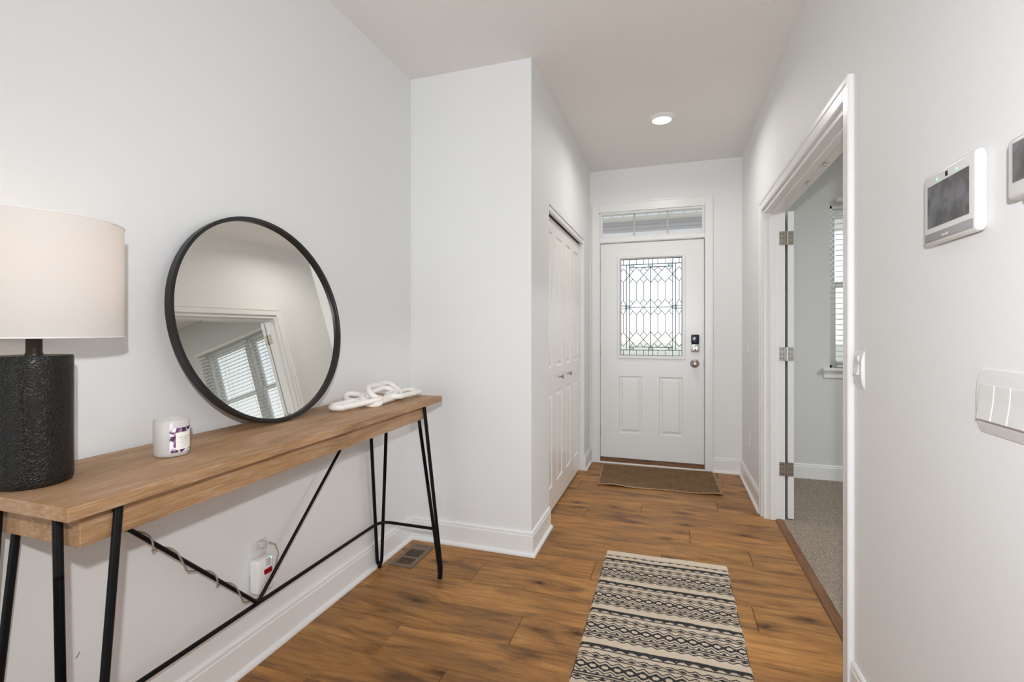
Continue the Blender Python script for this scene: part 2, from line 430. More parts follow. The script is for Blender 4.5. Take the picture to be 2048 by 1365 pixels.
# leaded light: planar network of cames, every face a pane
gx0, gx1, gz0, gz1 = GX0+.030, GX1-.030, GZ0+.030, GZ1-.030
cx_ = [.04,.095,.145,.263,.382,.5,.618,.737,.855,.905,.96]
seg = []
def sg(x0, y0, x1, y1): seg.append((x0, y0, x1, y1))
sg(0,0,1,0); sg(1,0,1,1); sg(1,1,0,1); sg(0,1,0,0)
sg(0,.055,1,.055); sg(0,.945,1,.945); sg(.145,.085,.855,.085); sg(.145,.915,.855,.915)
for x in (.145,.855): sg(x,0,x,1)
for x in (.095,.905): sg(x,.055,x,.945)
for x in (.04,.263,.382,.465,.535,.618,.737,.96): sg(x,0,x,.055); sg(x,.945,x,1)
for x in (.215,.465,.535,.785): sg(x,.055,x,.085); sg(x,.915,x,.945)
sg(.5,.085,.5,.915); sg(.145,.5,.855,.5)
for s in (0, 1):
    f_ = (lambda x: 1-x) if s else (lambda x: x)
    for y in (.485,.515): sg(f_(0),y,f_(.145),y)
    sg(f_(.075),.485,f_(.075),.515)
colx = [.145,.263,.382,.5,.618,.737,.855]
for yc, up, dn in ((.165,.08,.08), (.5,.08,.08), (.835,.08,.08)):
    for i in range(6):
        xa, xb = colx[i], colx[i+1]
        if i % 2 == 0: sg(xa,yc,xb,yc-up); sg(xa,yc,xb,yc+dn)
        else: sg(xa,yc-up,xb,yc); sg(xa,yc+dn,xb,yc)
    for i in (0,2,4,6):
        x = colx[i]
        for s in (-1,1):
            if 0 <= i+s <= 6:
                xm = x + s*.0593
                sg(x,yc-up,xm,yc-up/2); sg(x,yc+dn,xm,yc+dn/2)
for x in colx[1:-1]: sg(x,.245,x,.42); sg(x,.58,x,.755)
for s in (0, 1):
    f_ = (lambda x: 1-x) if s else (lambda x: x)
    for yc in (.165,.835):
        sg(f_(.145),yc,f_(.04),yc-.0715); sg(f_(.145),yc,f_(.04),yc+.0715)
        sg(f_(.04),yc-.0715,f_(0),yc-.0443); sg(f_(.04),yc+.0715,f_(0),yc+.0443)
    sg(f_(.04),.2365,f_(.04),.425); sg(f_(.04),.575,f_(.04),.7635)
    sg(f_(.04),.425,f_(.095),.485); sg(f_(.04),.425,f_(0),.46); sg(f_(.04),.575,f_(.095),.515); sg(f_(.04),.575,f_(0),.54)
def arrangement(segs):
    pts = {}
    def key(p): return (round(p[0], 4), round(p[1], 4))
    edges = set()
    for i, (ax, ay, bx, by) in enumerate(segs):
        ts = {0.0, 1.0}
        d1 = (bx-ax, by-ay); L2 = d1[0]**2 + d1[1]**2
        if L2 < 1e-12: continue
        for k, (cx1, cy1, dx1, dy1) in enumerate(segs):
            if k == i: continue
            d2 = (dx1-cx1, dy1-cy1); den = d1[0]*d2[1] - d1[1]*d2[0]
            if abs(den) > 1e-9:
                t = ((cx1-ax)*d2[1] - (cy1-ay)*d2[0]) / den; u = ((cx1-ax)*d1[1] - (cy1-ay)*d1[0]) / den
                if -1e-4 < t < 1.0001 and -2e-3 < u < 1.002: ts.add(min(1, max(0, t)))
            else:
                for (px, py) in ((cx1, cy1), (dx1, dy1)):
                    t = ((px-ax)*d1[0] + (py-ay)*d1[1]) / L2
                    if 0 < t < 1 and abs((px-ax)*d1[1] - (py-ay)*d1[0]) < 1e-4: ts.add(t)
        ts = sorted(ts); P_ = [key((ax+d1[0]*t, ay+d1[1]*t)) for t in ts]
        for p, q in zip(P_[:-1], P_[1:]):
            if p != q: edges.add((min(p, q), max(p, q)))
    # snap near-identical vertices
    vs = sorted({p for e_ in edges for p in e_}); rep = {}
    for p in vs:
        for q in rep.values():
            if abs(p[0]-q[0]) < 3e-3 and abs(p[1]-q[1]) < 3e-3: rep[p] = q; break
        else: rep[p] = p
    edges = {(min(rep[a], rep[b]), max(rep[a], rep[b])) for a, b in edges if rep[a] != rep[b]}
    while True:                                           # drop dangling ends from the face walk
        deg = {}
        for a, b in edges: deg[a] = deg.get(a, 0)+1; deg[b] = deg.get(b, 0)+1
        bad = {e_ for e_ in edges if deg[e_[0]] == 1 or deg[e_[1]] == 1}
        if not bad: break
        edges -= bad
    adj = {}
    for a, b in edges: adj.setdefault(a, []).append(b); adj.setdefault(b, []).append(a)
    for a in adj: adj[a].sort(key=lambda q: math.atan2(q[1]-a[1], q[0]-a[0]))
    seen = set(); faces = []
    for a in adj:
        for b in adj[a]:
            if (a, b) in seen: continue
            f = []; p, q = a, b
            while (p, q) not in seen:
                seen.add((p, q)); f.append(p); nb = adj[q]; r_ = nb[(nb.index(p)-1) % len(nb)]; p, q = q, r_
            ar = sum(f[i][0]*f[(i+1) % len(f)][1] - f[(i+1) % len(f)][0]*f[i][1] for i in range(len(f)))/2
            if ar > 2e-4: faces.append(f)
    return faces, edges
faces, edges = arrangement(seg)
def lead_glass(name, tint, rough):
    m = mat(name, tint, rough); p = P(m); p.inputs['Transmission Weight'].default_value = 1.0; p.inputs['IOR'].default_value = 1.12
    v = coords(m, (1,1,1), 13); nn = noise(m, v, 160, 2, .5); bump(m, nn, .5, .004); return m
M_g1 = lead_glass('textured_clear_glass', (.97,.98,.98), .12)
M_g2 = lead_glass('blue_grey_tinted_glass', (.50,.62,.66), .15)
gw, gh = gx1-gx0, gz1-gz0
def gp(p): return (gx0 + p[0]*gw, gz1 - p[1]*gh)
lg = obj('leaded_window', MB().box(gx0-.004,gx0,yd+.012,yd+.030,gz0,gz1).box(gx1,gx1+.004,yd+.012,yd+.030,gz0,gz1).box(gx0,gx1,yd+.012,yd+.030,gz1,gz1+.004).box(gx0,gx1,yd+.012,yd+.030,gz0-.004,gz0), M_trim, door)
for f in faces:
    pl = [gp(p) for p in f]; c0 = (sum(p[0] for p in pl)/len(pl), sum(p[1] for p in pl)/len(pl))
    ux, uy = (c0[0]-gx0)/gw, (gz1-c0[1])/gh
    small = (.05 < uy < .09 or .91 < uy < .95) and (.145 < ux < .215 or .465 < ux < .535 or .785 < ux < .855) or (.485 < uy < .515 and (.075 < ux < .145 or .855 < ux < .925))
    pl = [(c0[0] + (a-c0[0])*.985, c0[1] + (b-c0[1])*.99) for a, b in pl]
    obj('pane', MB().prism(pl, lambda a, b, d: (a, d, b), yd+.019, yd+.023), M_g2 if small else M_g1, lg, origin=(c0[0], yd+.021, c0[1]))
ld = MB()
for a, b in edges:
    (x0, z0), (x1, z1) = gp(a), gp(b); l = math.hypot(x1-x0, z1-z0)
    if l < 1e-5: continue
    bold = (abs(a[0]-b[0]) < 1e-6 and round(a[0], 3) in (.145,.855,.5,.095,.905)) or (abs(a[1]-b[1]) < 1e-6)
    ld.obox(((x0+x1)/2, yd+.0205, (z0+z1)/2), (x1-x0, 0, z1-z0), (0,1,0), (-(z1-z0), 0, x1-x0), l/2+.0006, .004, .0029 if bold else .0023)
obj('leading', ld, mat('lead_came', (.05,.06,.065), .45, .6), lg, kind='stuff')
# knob, deadbolt, hinges, strikes
kx, kz = .205, .947
kb = obj('doorknob', MB().lathe((kx, yd, kz), [(.038, 0), (.038, -.004), (.034, -.009), (.016, -.013), (.0135, -.030), (.020, -.038), (.0285, -.050), (.0295, -.060), (.024, -.070), (.012, -.074), (.004, -.0745)], 32, 'y'), M_nickel, door, smooth=50)
dl = obj('deadbolt', MB().bbox(.172, .243, yd-.022, yd, 1.050, 1.122, .006, 3), M_chrome, door, smooth=40)
obj('keypad_housing', MB().bbox(.174, .241, yd-.030, yd, 1.122, 1.205, .009, 3), mat('black_gloss_plastic', (.012,.012,.02), .15), dl, smooth=40)
obj('thumb_turn', MB().lathe((.2075, yd-.022, 1.086), [(.027, 0), (.027, -.006), (.020, -.011), (.018, -.011)], 28, 'y').bbox(.199, .216, yd-.046, yd-.030, 1.066, 1.106, .004, 2), M_chrome, dl, smooth=40)
def hinge_barrel(x, y, z, h=.09):
    return MB().lathe((x, y, z-h/2), [(.0055, 0), (.0055, h)], 14)
for z in (1.843, 1.052, .300):
    q = hinge_barrel(DX0-.006, yd-.008, z, .10); q.box(DX0-.018, DX0-.002, yd-.010, yd-.004, z-.05, z+.05)
    obj('hinge', q, M_nickel, door, smooth=40)
for z in (1.092, .947):
    obj('strike_plate', MB().bbox(DX1+.001, DX1+.007, yd-.010, yd-.002, z-.030, z+.030, .002), M_nickel, door)
# jambs, head, casing of front door and transom
f = MB()
f.box(FX0, DX0-.003, YF-.002, YF+.14, 0, 2.35).box(DX1+.008, FX1, YF-.002, YF+.14, 0, 2.35).box(FX0, FX1, YF-.004, YF+.14, 2.058, 2.100).box(FX0, FX1, YF-.002, YF+.14, 2.338, 2.35)
f.box(DX0-.003, DX0+.012, yd+.043, yd+.06, .05, 2.06).box(DX1-.012, DX1+.008, yd+.043, yd+.06, .05, 2.06)
S('trim_front_jamb', f, M_trim)
f = MB(); yo = YF-.018
f.bbox(-.698, -.637, yo, YF, 0, 2.43, .004).bbox(.287, .348, yo, YF, 0, 2.43, .004).bbox(-.637, .287, yo, YF, 2.342, 2.43, .004)
f.bbox(-.702, -.684, yo-.005, yo+.005, 0, 2.434, .003).bbox(.334, .352, yo-.005, yo+.005, 0, 2.434, .003).bbox(-.684, .334, yo-.005, yo+.005, 2.416, 2.434, .003)
f.bbox(-.637, .287, yo+.004, YF, 2.062, 2.096, .004)
S('trim_front_casing', f, M_trim)
th = S('trim_front_sill', MB().bbox(FX0, FX1, YF-.0, YF+.16, 0, .036, .004).box(DX0, DX1, YF+.012, YF+.06, .036, .048), M_strip)
obj('sill_nosing', MB().bbox(DX0-.012, DX1+.010, YF-.022, YF-.001, 0, .016, .004), M_trim, th)
# transom window
w1 = empty('window_1', (-.173, YF, 2.1), kind='structure')
tx0, tx1, tz0, tz1 = -.628, .284, 2.100, 2.340
Mt = lambda a, b, d: (a, YF-.004-d, b)
mb = MB(); panel_face(mb, Mt, (tx0,tx1,tz0,tz1), [(tx0+.004,tx1-.004,tz0+.002,tz1-.002)], [(0,0),(.006,.003),(.012,0),(.016,-.016)], cap=False)
mb.box(tx0+.005, tx1-.005, YF+.014, YF+.05, tz0, tz0+.016).box(tx0+.005, tx1-.005, YF+.014, YF+.05, tz1-.016, tz1).box(tx0, tx0+.018, YF+.014, YF+.05, tz0, tz1).box(tx1-.018, tx1, YF+.014, YF+.05, tz0, tz1)
obj('window_frame', mb, M_trim, w1)
def clear_glass():
    m = bpy.data.materials.new('window_glass'); m.use_nodes = True; t = m.node_tree; t.nodes.clear()
    o = t.nodes.new('ShaderNodeOutputMaterial'); mx = t.nodes.new('ShaderNodeMixShader'); a = t.nodes.new('ShaderNodeBsdfTransparent')
    g = t.nodes.new('ShaderNodeBsdfGlossy'); g.inputs['Roughness'].default_value = .03; a.inputs[0].default_value = (.96,.965,.965,1)
    fr = t.nodes.new('ShaderNodeLayerWeight'); fr.inputs[0].default_value = .12
    t.links.new(fr.outputs[1], mx.inputs[0]); t.links.new(a.outputs[0], mx.inputs[1]); t.links.new(g.outputs[0], mx.inputs[2]); t.links.new(mx.outputs[0], o.inputs[0])
    return m
M_glass = clear_glass()
M_munt = mat('grey_muntin', (.46,.47,.45), .4)
for i, (a, b) in enumerate(((tx0+.018, -.326), (-.314, -.032), (-.020, tx1-.018))):
    obj('pane', MB().box(a, b, YF+.028, YF+.032, tz0+.016, tz1-.016), M_glass, w1)
for x in (-.320, -.026):
    obj('muntin', MB().bbox(x-.007, x+.007, YF+.022, YF+.038, tz0+.016, tz1-.016, .002), M_munt, w1)

# ---- closet bifold doors
cl = empty('door_2', (-.78, (DY0+DY1)/2, 0), kind='structure')
xf = -.768; lw = (DY1-DY0-.012)/4
clev = [(0,0),(.004,-.006),(.012,-.008),(.020,-.008),(.038,-.001),(.042,-.001)]
for i in range(4):
    y0 = DY0 + .006 + lw*i + .0012; y1 = y0 + lw - .0024
    tw = .010 * (1 if i in (1,) else 0)
    Mc = lambda a, b, d: (xf + d, a, b)
    mb = MB(); rc = (y0, y1, .014, 2.000)
    ins = .062
    panel_face(mb, Mc, rc, [(y0+ins, y1-ins, .175, .815), (y0+ins, y1-ins, .985, 1.905)], clev)
    slab_rest(mb, Mc, rc, .034)
    lf = obj('door_leaf', mb, M_closet, cl)
    if i in (1, 2):
        yk = (y0+y1)/2 if i == 1 else (y0+y1)/2 - .02
        obj('knob', MB().lathe((xf, yk, .905), [(.009, 0), (.006, .004), (.005, .014), (.011, .020), (.0155, .024), (.0165, .029), (.015, .032), (.003, .033)], 24, 'x'), M_nickel, lf, smooth=50)
tr = MB().box(XC-.075, XC-.032, DY0+.002, DY1-.002, 2.012, 2.036)
obj('door_track', tr, mat('brown_track', (.14,.10,.07), .5, .3), cl)
obj('track_fascia', MB().bbox(XC-.030, XC-.006, DY0+.001, DY1-.001, 2.006, 2.040, .003), M_trim, cl)

# ---- bedroom door leaf, folded right back against the bedroom wall
bd = empty('door_3', (XB+.045, OY1-.01, 0), kind='structure')
bx = XB + .055; by0 = OY1 - .014
Mb = lambda a, b, d: (bx + d, a, b)
mb = MB(); rc = (by0, by0+.80, .016, 2.014)
panel_face(mb, Mb, rc, [(by0+.11,by0+.34,.25,.90),(by0+.46,by0+.69,.25,.90),(by0+.11,by0+.34,1.08,1.88),(by0+.46,by0+.69,1.08,1.88)], [(0,0),(.006,-.006),(.02,-.008),(.04,-.002)])
slab_rest(mb, Mb, rc, .035)
obj('door_slab', mb, M_door, bd)
for z in (1.840, 1.086, .336):
    m_ = M_chrome if abs(z-1.086) < .01 else M_nickel
    q = MB(); yj = OY1-.018
    q.bbox(XB-.030, XB+.008, yj-.0025, yj, z-.045, z+.045, .001); q.bbox(bx-.036, bx-.002, by0-.0025, by0, z-.045, z+.045, .001)
    q.box(XB+.006, bx-.034, yj-.002, yj+.001, z-.045, z+.045)
    h = obj('hinge', q, m_, bd)
    obj('barrel', hinge_barrel((XB+bx-.030)/2+.002, yj-.004, z), m_, h, smooth=40)
    s_ = MB()
    for sx_ in (-.018, .0):
        for dz in (-.03, 0, .03): s_.lathe((XB-.008+sx_*.9, yj-.0026, z+dz), [(.003,0),(.002,-.0008)], 8, 'y'); s_.lathe((bx-.012+sx_*.9, by0-.0026, z+dz), [(.003,0),(.002,-.0008)], 8, 'y')
    obj('screw', s_, M_dark, h)

# ---- bedroom window and blind
w2 = empty('window_2', (1.85, YF+.08, WZ0), kind='structure')
def sash(mb, x0, x1, z0, z1, y, w=.035):
    mb.bbox(x0, x0+w, y, y+.03, z0, z1, .003).bbox(x1-w, x1, y, y+.03, z0, z1, .003).bbox(x0+w, x1-w, y, y+.03, z0, z0+w, .003).bbox(x0+w, x1-w, y, y+.03, z1-w, z1, .003)
fr_ = MB(); ya = YF+.05
for a, b in ((WX0, 2.09), (2.13, WX1)):
    fr_.box(a, a+.022, ya, YF+.14, WZ0, WZ1).box(b-.022, b, ya, YF+.14, WZ0, WZ1).box(a, b, ya, YF+.14, WZ0, WZ0+.02).box(a, b, ya, YF+.14, WZ1-.02, WZ1)
    zm = 1.62
    s1 = MB(); sash(s1, a+.022, b-.022, WZ0+.02, zm+.02, ya+.02); obj('sash', s1, M_trim, w2)
    s2 = MB(); sash(s2, a+.022, b-.022, zm-.02, WZ1-.02, ya+.052); obj('sash', s2, M_trim, w2)
    obj('pane', MB().box(a+.055, b-.055, ya+.032, ya+.036, WZ0+.05, zm-.014), M_glass, w2)
    obj('pane', MB().box(a+.055, b-.055, ya+.064, ya+.068, zm+.014, WZ1-.05), M_glass, w2)
fr_.box(2.09, 2.13, YF+.022, YF+.14, WZ0, WZ1)
obj('window_frame', fr_, M_trim, w2)
obj('window_sill', MB().bbox(WX0-.06, WX1+.06, YF-.035, YF+.05, WZ0-.024, WZ0, .004).bbox(WX0-.045, WX1+.045, YF+.004, YF+.02, WZ0-.085, WZ0-.024, .003), M_trim, w2)
bl = empty('window_blind', (1.93, YF-.02, .95), 'white horizontal slat blind hanging over the bedroom window', 'blind')
bx0, bx1, yb = 1.283, 2.88, YF-.010
M_slat = mat('blind_slat', (.80,.80,.78), .4)
p0 = None
zs = np.arange(.985, 2.27, .0432)
def slat_mesh():
    q = MB(); n_ = 5; w_ = .025; t_ = R(7)
    top = []; 
    for i in range(n_):
        s_ = -1 + 2*i/(n_-1); y = s_*w_; z = .003*(1-s_*s_)
        y2 = y*math.cos(t_) - z*math.sin(t_); z2 = y*math.sin(t_) + z*math.cos(t_); top.append((y2, z2))
    V = []
    for x in (bx0, bx1):
        for (y, z) in top: V.append((x, yb+y, z+.0013))
        for (y, z) in top: V.append((x, yb+y, z-.0013))
    F_ = []
    for i in range(n_-1):
        F_ += [(i, i+1, 10+i+1, 10+i), (5+i, 15+i, 15+i+1, 5+i+1), (i, 5+i, 5+i+1, i+1), (10+i, 11+i, 16+i, 15+i)]
    F_ += [(0, 10, 15, 5), (4, 9, 19, 14)]
    return q.add(V, F_)
src = obj('slat', slat_mesh(), M_slat, bl, origin=((bx0+bx1)/2, yb, 0))
src.location.z = zs[0] - .95
for z in zs[1:]:
    share('slat', src, bl, (src.location.x, src.location.y, z-.95))
obj('headrail', MB().bbox(bx0-.006, bx1+.006, yb-.030, yb+.025, 2.285, 2.318, .004), M_slat, bl)
obj('bottom_rail', MB().bbox(bx0, bx1, yb-.025, yb+.025, .940, .958, .004), M_slat, bl)
for x in (1.42, 1.78, 2.10, 2.46, 2.78):
    obj('ladder_cord', MB().box(x-.0012, x+.0012, yb-.027, yb-.0255, .95, 2.30).box(x-.0012, x+.0012, yb+.0255, yb+.027, .95, 2.30), M_slat, bl)

# ---- outside: ground, porch gable
S('ground_outside', MB().box(-30, 30, YF+.14, 60, -.35, -.15), mat('pale_concrete', (.74,.65,.47), .9))
pg = empty('porch_gable', (0, 9.0, 2.85), 'grey lap-sided porch gable with white trim seen through the transom', 'porch')
M_sid = mat('grey_siding', (.60,.58,.62), .6); M_ext = mat('exterior_white', (.90,.87,.88), .6)
for k in range(4):
    z0 = 3.03 + k*.07
    obj('siding_board', MB().add([(-5, 9.0, z0), (5, 9.0, z0), (5, 9.02, z0+.072), (-5, 9.02, z0+.072), (-5, 9.05, z0), (5, 9.05, z0), (5, 9.05, z0+.072), (-5, 9.05, z0+.072)],
        [(0,1,2,3),(4,7,6,5),(0,4,5,1),(3,2,6,7),(0,3,7,4),(1,5,6,2)]), M_sid, pg)
obj('fascia', MB().box(-5, 5, 8.60, 9.05, 3.235, 3.56), M_ext, pg)
obj('beam', MB().box(-5, 5, 8.97, 9.08, 2.86, 3.03), M_ext, pg)
for k in range(2): obj('post', MB().box(-5+k*9.86, -4.86+k*9.86, 8.97, 9.08, -.15, 2.86), M_ext, pg)
vs_ = MB()
for k in range(24): vs_.box(-3+k*.2, -2.97+k*.2, 8.585, 8.60, 3.240, 3.262)
obj('soffit_clip', vs_, M_sid, pg, kind='stuff')

# ================================================================== ceiling light
lx, ly = -.058, 3.555
cl_ = empty('ceiling_light', (lx, ly, ZC), 'round recessed white downlight glowing in the hall ceiling', 'light')
obj('trim_ring', MB().lathe((lx, ly, ZC), [(.092, 0), (.091, -.004), (.082, -.007), (.070, -.016), (.066, -.020), (.064, -.018)], 48, cap0=False, cap1=False), M_trim, cl_, smooth=40)
M_disc = mat('lit_diffuser', (1,1,1), .5, Emission_Color=(1,.93,.80,1), Emission_Strength=3.2)
obj('diffuser', MB().lathe((lx, ly, ZC), [(.064, -.004), (.064, -.018), (.05, -.021), (.001, -.0225)], 40), M_disc, cl_, smooth=40)
area('downlight', (lx, ly, ZC-.028), (0,0,0), .11, .11, 7.4, (1,.95,.89), 165, 'DISK')
# invented second downlight behind the camera, added to raise the ambient light
area('rear_ceiling_fill', (-.45, -1.6, ZC-.02), (0,0,0), .11, .11, 9.0, (1,.95,.88), 165, 'DISK')

# ================================================================== console table
ZT = .905
tb = empty('console_table', (-1.27, 1.42, 0), 'long narrow oak console table with black hairpin legs against the left wall', 'table')
def quadslab(mb, pts, z0, z1):
    n_ = len(pts); mb.add([(x, y, z0) for x, y in pts] + [(x, y, z1) for x, y in pts],
           [tuple(range(n_))[::-1], tuple(range(n_, 2*n_))] + [(i, (i+1) % n_, n_+(i+1) % n_, n_+i) for i in range(n_)]); return mb
top = [(-1.058, .588), (-1.103, 2.214), (-1.466, 2.214), (-1.438, .588)]
obj('tabletop', quadslab(MB(), top, ZT-.027, ZT), M_oak, tb, bevel=.0018)
apo = [(-1.104, .634), (-1.146, 2.125), (-1.432, 2.125), (-1.404, .634)]
za, zb = .806, ZT-.0272
obj('apron', quadslab(MB(), apo, za, zb), wood_table('whitewashed_oak_apron', 5.1), tb, bevel=.0018)
ROD = .0085
def hairpin(t1, t2, foot, spread):
    t1, t2, f_ = Vector(t1), Vector(t2), Vector(foot)
    u = (t1-t2); u.z = 0; u.normalize(); z = f_.z
    b1 = f_ + u*spread + Vector((0,0,.06)); b2 = f_ - u*spread + Vector((0,0,.06))
    pts = [t1, t1.lerp(b1, .5), t1.lerp(b1, .85), b1]
    for k in range(1, 8):
        a = PI*k/8; pts.append(f_ + u*(spread*math.cos(a)) + Vector((0,0,.06 - .046*math.sin(a))))
    pts += [b2, t2.lerp(b2, .15), t2.lerp(b2, .5), t2]
    return MB().tube(pts, ROD, 14)
ztop = ZT-.028
legs = [((-1.097,.700,ztop), (-1.150,.622,ztop), (-1.080,.612,0)), ((-1.420,.700,ztop), (-1.338,.622,ztop), (-1.405,.612,0)),
        ((-1.136,2.085,ztop), (-1.205,2.136,ztop), (-1.093,2.170,0)), ((-1.438,2.075,ztop), (-1.375,2.137,ztop), (-1.444,2.172,0))]
for t1, t2, ft in legs:
    lg_ = obj('leg', hairpin(t1, t2, ft, .0125), M_black, tb, smooth=40)
    obj('foot', MB().lathe((ft[0], ft[1], 0), [(.011, 0), (.0125, .003), (.0125, .014), (.010, .022)], 16), M_black, lg_, smooth=40)
# stretcher: one bent rod round the back and both ends
zs_ = .252
def arc(p0, p1, p2, n_=7):
    p0, p1, p2 = Vector(p0), Vector(p1), Vector(p2)
    return [((1-t)**2)*p0 + 2*t*(1-t)*p1 + t*t*p2 for t in [i/(n_-1) for i in range(n_)]]
xb_ = -1.422
pts = [Vector((-1.10, 2.150, zs_))] + arc((-1.36, 2.150, zs_), (xb_, 2.150, zs_), (xb_, 2.085, zs_)) + arc((xb_+.014, .70, zs_), (xb_+.014, .628, zs_), (-1.34, .628, zs_)) + [Vector((-1.088, .628, zs_))]
obj('stretcher', MB().tube(pts, .0075, 12), M_black, tb, smooth=40)
V0 = Vector((-1.408, 1.356, zs_+.006))
br1 = (V0, Vector((-1.400, .738, ZT-.03))); br2 = (V0, Vector((-1.405, 1.985, ZT-.03)))
for b_ in (br1, br2): obj('brace', MB().tube([b_[0], b_[1]], .0065, 12), M_black, tb, smooth=40)

# ================================================================== table lamp
lpx, lpy = -1.310, .667
lamp = empty('table_lamp', (lpx, lpy, ZT), 'table lamp with white drum shade and black crackled cylinder base on the console', 'lamp')
def crackle():
    m = mat('black_crackle_ceramic', (.022,.021,.020), .36, 0, Specular_IOR_Level=.25)
    v = coords(m, (1,1,1.25)); d_ = noise(m, v, 60, 3)
    ad = N(m, 'ShaderNodeVectorMath', operation='MULTIPLY_ADD'); 
    L(m, v, ad.inputs[0]); ad.inputs[1].default_value = (1,1,1); 
    sc2 = N(m, 'ShaderNodeVectorMath', operation='SCALE'); cmb = N(m, 'ShaderNodeCombineXYZ'); L(m, d_, cmb.inputs[0]); L(m, d_, cmb.inputs[1]); L(m, d_, cmb.inputs[2]); L(m, cmb.outputs[0], sc2.inputs[0]); sc2.inputs['Scale'].default_value = .012
    L(m, sc2.outputs[0], ad.inputs[2])
    vo = N(m, 'ShaderNodeTexVoronoi', feature='DISTANCE_TO_EDGE'); vo.inputs['Scale'].default_value = 150; L(m, ad.outputs[0], vo.inputs['Vector'])
    r_ = ramp(m, vo.outputs['Distance'], [(0, (0,0,0)), (.16, (1,1,1))])
    bump(m, r_, .45, .001)
    L(m, mixc(m, r_, (.024,.021,.017), (.0085,.008,.008)), P(m).inputs['Base Color']); return m
rb, hb = .0645, .277
prof = [(.058, 0), (.0625, .003), (rb, .010)] + [(rb, .010 + (hb-.016)*i/12) for i in range(1, 12)] + [(rb, hb-.004), (rb-.0015, hb), (rb-.006, hb)]
obj('lamp_base', MB().lathe((lpx, lpy, ZT), prof, 72), crackle(), lamp, smooth=40)
M_bronze = mat('dark_bronze', (.035,.028,.024), .35, .7)
obj('neck', MB().lathe((lpx, lpy, ZT+hb), [(.0150, 0), (.0150, .004), (.0135, .006), (.0135, .062), (.017, .064), (.017, .095), (.008, .098)], 28), M_bronze, lamp, smooth=40)
sh0, sh1, rs = 1.221, 1.473, .1525
def shade_mat():
    m = bpy.data.materials.new('linen_shade'); m.use_nodes = True; t = m.node_tree; t.nodes.clear()
    o = t.nodes.new('ShaderNodeOutputMaterial'); mx = t.nodes.new('ShaderNodeMixShader'); a = t.nodes.new('ShaderNodeBsdfDiffuse'); b = t.nodes.new('ShaderNodeBsdfTranslucent')
    a.inputs[0].default_value = (.74,.735,.73,1); b.inputs[0].default_value = (.80,.73,.68,1); mx.inputs[0].default_value = .42
    c_ = t.nodes.new('ShaderNodeTexCoord'); w_ = t.nodes.new('ShaderNodeTexNoise'); w_.inputs['Scale'].default_value = 500; mp = t.nodes.new('ShaderNodeMapping'); mp.inputs['Scale'].default_value = (1,1,.12)
    bp = t.nodes.new('ShaderNodeBump'); bp.inputs['Strength'].default_value = .25; bp.inputs['Distance'].default_value = .001
    t.links.new(c_.outputs['Object'], mp.inputs[0]); t.links.new(mp.outputs[0], w_.inputs['Vector']); t.links.new(w_.outputs['Fac'], bp.inputs['Height'])
    t.links.new(bp.outputs[0], a.inputs['Normal']); t.links.new(a.outputs[0], mx.inputs[1]); t.links.new(b.outputs[0], mx.inputs[2]); t.links.new(mx.outputs[0], o.inputs[0])
    return m
sd = obj('lamp_shade', MB().lathe((lpx, lpy, 0), [(rs, sh0), (rs, sh1)], 96, cap0=False, cap1=False), shade_mat(), lamp, smooth=True)
rim = MB()
M_tape = mat('shade_tape', (.80,.79,.77), .7)
for z in (sh0, sh1): obj('shade_rim', MB().tube([(lpx+rs*math.cos(2*PI*k/96), lpy+rs*math.sin(2*PI*k/96), z) for k in range(96)], .0016, 6, closed=True), M_tape, sd, smooth=True)
sp = MB()
for k in range(3):
    a = 2*PI*k/3+.5; sp.tube([(lpx, lpy, sh1-.012), (lpx+(rs-.02)*math.cos(a), lpy+(rs-.02)*math.sin(a), sh1-.012), (lpx+rs*math.cos(a), lpy+rs*math.sin(a), sh1-.001)], .0016, 6)
for s in (-1, 1):
    sp.tube([(lpx+s*.010, lpy, 1.275), (lpx+s*.045, lpy, 1.315), (lpx+s*.052, lpy, 1.38), (lpx+s*.030, lpy, 1.445), (lpx, lpy, sh1-.014)], .0017, 6)
obj('harp', sp, M_bronze, lamp, smooth=40)
obj('finial', MB().lathe((lpx, lpy, sh1-.014), [(.006, 0), (.006, .008), (.004, .011), (.010, .018), (.013, .026), (.011, .033), (.004, .037)], 24), M_bronze, lamp, smooth=40)
obj('bulb', MB().lathe((lpx, lpy, 1.28), [(.012, 0), (.013, .02), (.024, .045), (.029, .065), (.026, .085), (.014, .098), (.002, .101)], 24), mat('lit_bulb', (1,1,1), .4, Emission_Color=(1,.84,.68,1), Emission_Strength=4), lamp, smooth=True)
l = bpy.data.lights.new('bulb_light', 'POINT'); l.energy = .30; l.color = (1,.80,.64); l.shadow_soft_size = .03
lo = bpy.data.objects.new('bulb_light', l); COL.objects.link(lo); lo.location = (lpx+.0, lpy+.0, 1.41)
# lamp cord: down behind the table, wound round the brace, up to the outlet
M_cord = mat('clear_gold_cord', (.42,.36,.29), .25, 0, Transmission_Weight=.25)
A_, B_ = br1[1], br1[0]; ax = (B_-A_).normalized(); u_ = ax.cross(Vector((1,0,0))).normalized(); w_ = ax.cross(u_)
cp_ = [Vector((lpx-.06, lpy, ZT+.008)), Vector((lpx-.10, lpy+.01, ZT+.006)), Vector((-1.452, lpy+.02, ZT+.002)), Vector((-1.456, lpy+.03, .86)), Vector((-1.44, .72, .83))]
turns = 5.2; nn_ = 150
for i in range(nn_+1):
    t_ = i/nn_; ph = 2*PI*turns*t_ + .9*math.sin(2*PI*turns*t_*.5)
    rr = .0105 + .006*max(0, math.sin(ph+1.2))**2
    cp_.append(A_.lerp(B_, .08+.87*t_) + u_*math.cos(ph)*rr + w_*math.sin(ph)*rr)
oy, oz = 1.418, .388
